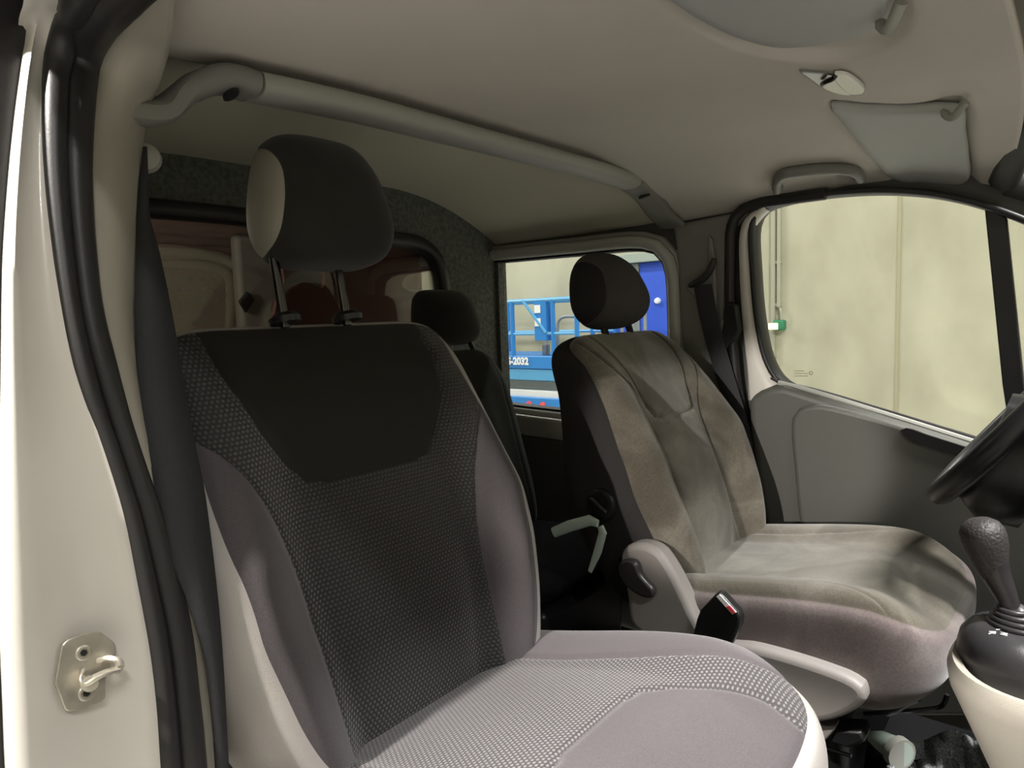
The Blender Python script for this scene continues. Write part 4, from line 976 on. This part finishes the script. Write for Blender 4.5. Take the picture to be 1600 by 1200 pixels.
# buckle
bk=[(1080,1000),(1088,968),(1094,953),(1118,928),(1124,926),(1134,936),(1153,957),(1157,968),(1155,980),(1146,1000),(1140,1012)]
e=empty('belt_buckle',aty(1115,1000,1.17),'black seat belt buckle with white and red release button beside the driver cushion','buckle')
kid('buckle_body',prism(nb(),[aty(*p,1.165) for p in bk],(0,.024,0)),M['black'],e,bevel=.005,seg=3)
b1=[aty(*p,1.163) for p in [(1119,932),(1124,929),(1150,957),(1144,960)]]
bt_=kid('release_button',prism(nb(),b1,(0,.004,0)),M['whitelabel'],e,smooth=False)
b2=[aty(*p,1.1615) for p in [(1134,948),(1140,947),(1149,957),(1144,959)]]
kid('red_press_mark',prism(nb(),b2,(0,.003,0)),M['red'],bt_,smooth=False)
kid('buckle_stalk',cyl(nb(),aty(1112,1010,1.18),aty(1100,1110,1.20),.010,seg=10),M['black'],e)
# pale lever behind the driver seat
e=empty('fold_lever',aty(940,820,1.19),'pale green bent lever behind the driver seat near the round dial','lever')
kid('lever_arm',tube(nb(),[aty(*p,1.19) for p in [(866,832),(890,822),(922,813),(934,818)]],[(.012,.007),(.013,.007),(.012,.006),(.008,.005)],12,up=(0,1,0),ex=3),M['greenlever'],e)
kid('lever_hook',tube(nb(),[aty(*p,1.19) for p in [(938,822),(942,832),(934,862),(922,893)]],[(.007,.005),(.009,.005),(.009,.005),(.005,.003)],12,up=(0,1,0),ex=3),M['greenlever'],e)
# ---------------- rear bench seats
def rear(label,yc,group):
    r=empty('rear_seat',(-1.40,yc,.04),label,'seat',group)
    wtr=[(-.12,.20),(.1,.21),(.3,.205),(.45,.19),(.52,.18)]
    parts=dict(side=('side_cover',M['cloth']),centre_panel=('backrest',M['cloth']),bolster=('bolster',M['cloth']))
    backrest((16,40,50),(-1.24,.46),math.radians(15),yc,.50,-.08,wtr,.02,[(-.1,1),(.5,.3)],.12,parts,root=r,inshw=None,stab=[(-.2,.15),(.6,.15)],insert=False,gd=.003)
    headrest((16,24,24),(-1.405,yc-.015,1.025),math.radians(10),.118,.082,.10,dict(side=('headrest_side',M['cloth']),pad=('headrest',M['cloth'])),r,p1=5)
    for yy in (-.05,.05): kid('headrest_post',cyl(nb(),(-1.36,yc+yy,.93),(-1.395,yc+yy,1.0),.007,seg=8),M['black'],r)
    cpp=dict(side=('cushion_side',M['carpet']),centre_panel=('cushion',M['carpet']),bolster=('cushion_bolster',M['carpet']))
    cushion((24,24,12),-1.36,-.95,yc,.21,.40,.28,.015,cpp,r,None,0,[(-1,.14),(1,.14)],insert=False)
    kid('seat_frame',box(nb(),(-1.13,yc,.18),(.36,.36,.28)),M['black'],r,bevel=.02)
rear('dark rear seat with rounded headrest behind the gap between the front seats',1.40,None)
rear('dark rear seat whose headrest peeks out left of the passenger headrest',.50,None)
# ---------------- floor items
e=empty('floor_mat',atz(1480,1190,.04),'crumpled grey fleece cloth lying on the cab floor','cloth')
bm=nb(); g=[]
for i in range(34):
    row=[]
    for j in range(20):
        px=1395+i*7; py=1150+j*9+ (10*math.sin(i*.35) if j<4 else 0) + max(0,(i-14))*1.1
        p=atz(px,py,.10+.018*math.sin(i*.6+j*.4)+.010*math.sin(i*1.7-j*.9)); row.append(p)
    g.append(row)
strip(bm,g); o=kid('cloth_sheet',bm,M['fleece'],e,angle=80); solid(o,.012); e.name='fleece_cloth'
e=empty('plastic_tube',atz(1370,1165,.12),'short pale grey plastic tube lying on the floor in front of the driver seat','tube')
pa=[atz(*p,.14) for p in [(1358,1150),(1375,1157),(1395,1168),(1408,1180)]]
kid('tube_body',tube(nb(),pa,[.010,.020,.024,.027],18),M['greenlever'],e,angle=50)
kid('tube_collar',tube(nb(),[atz(1400,1172,.14),atz(1410,1180,.14)],[.031,.031],18),M['trimgrey'],e)
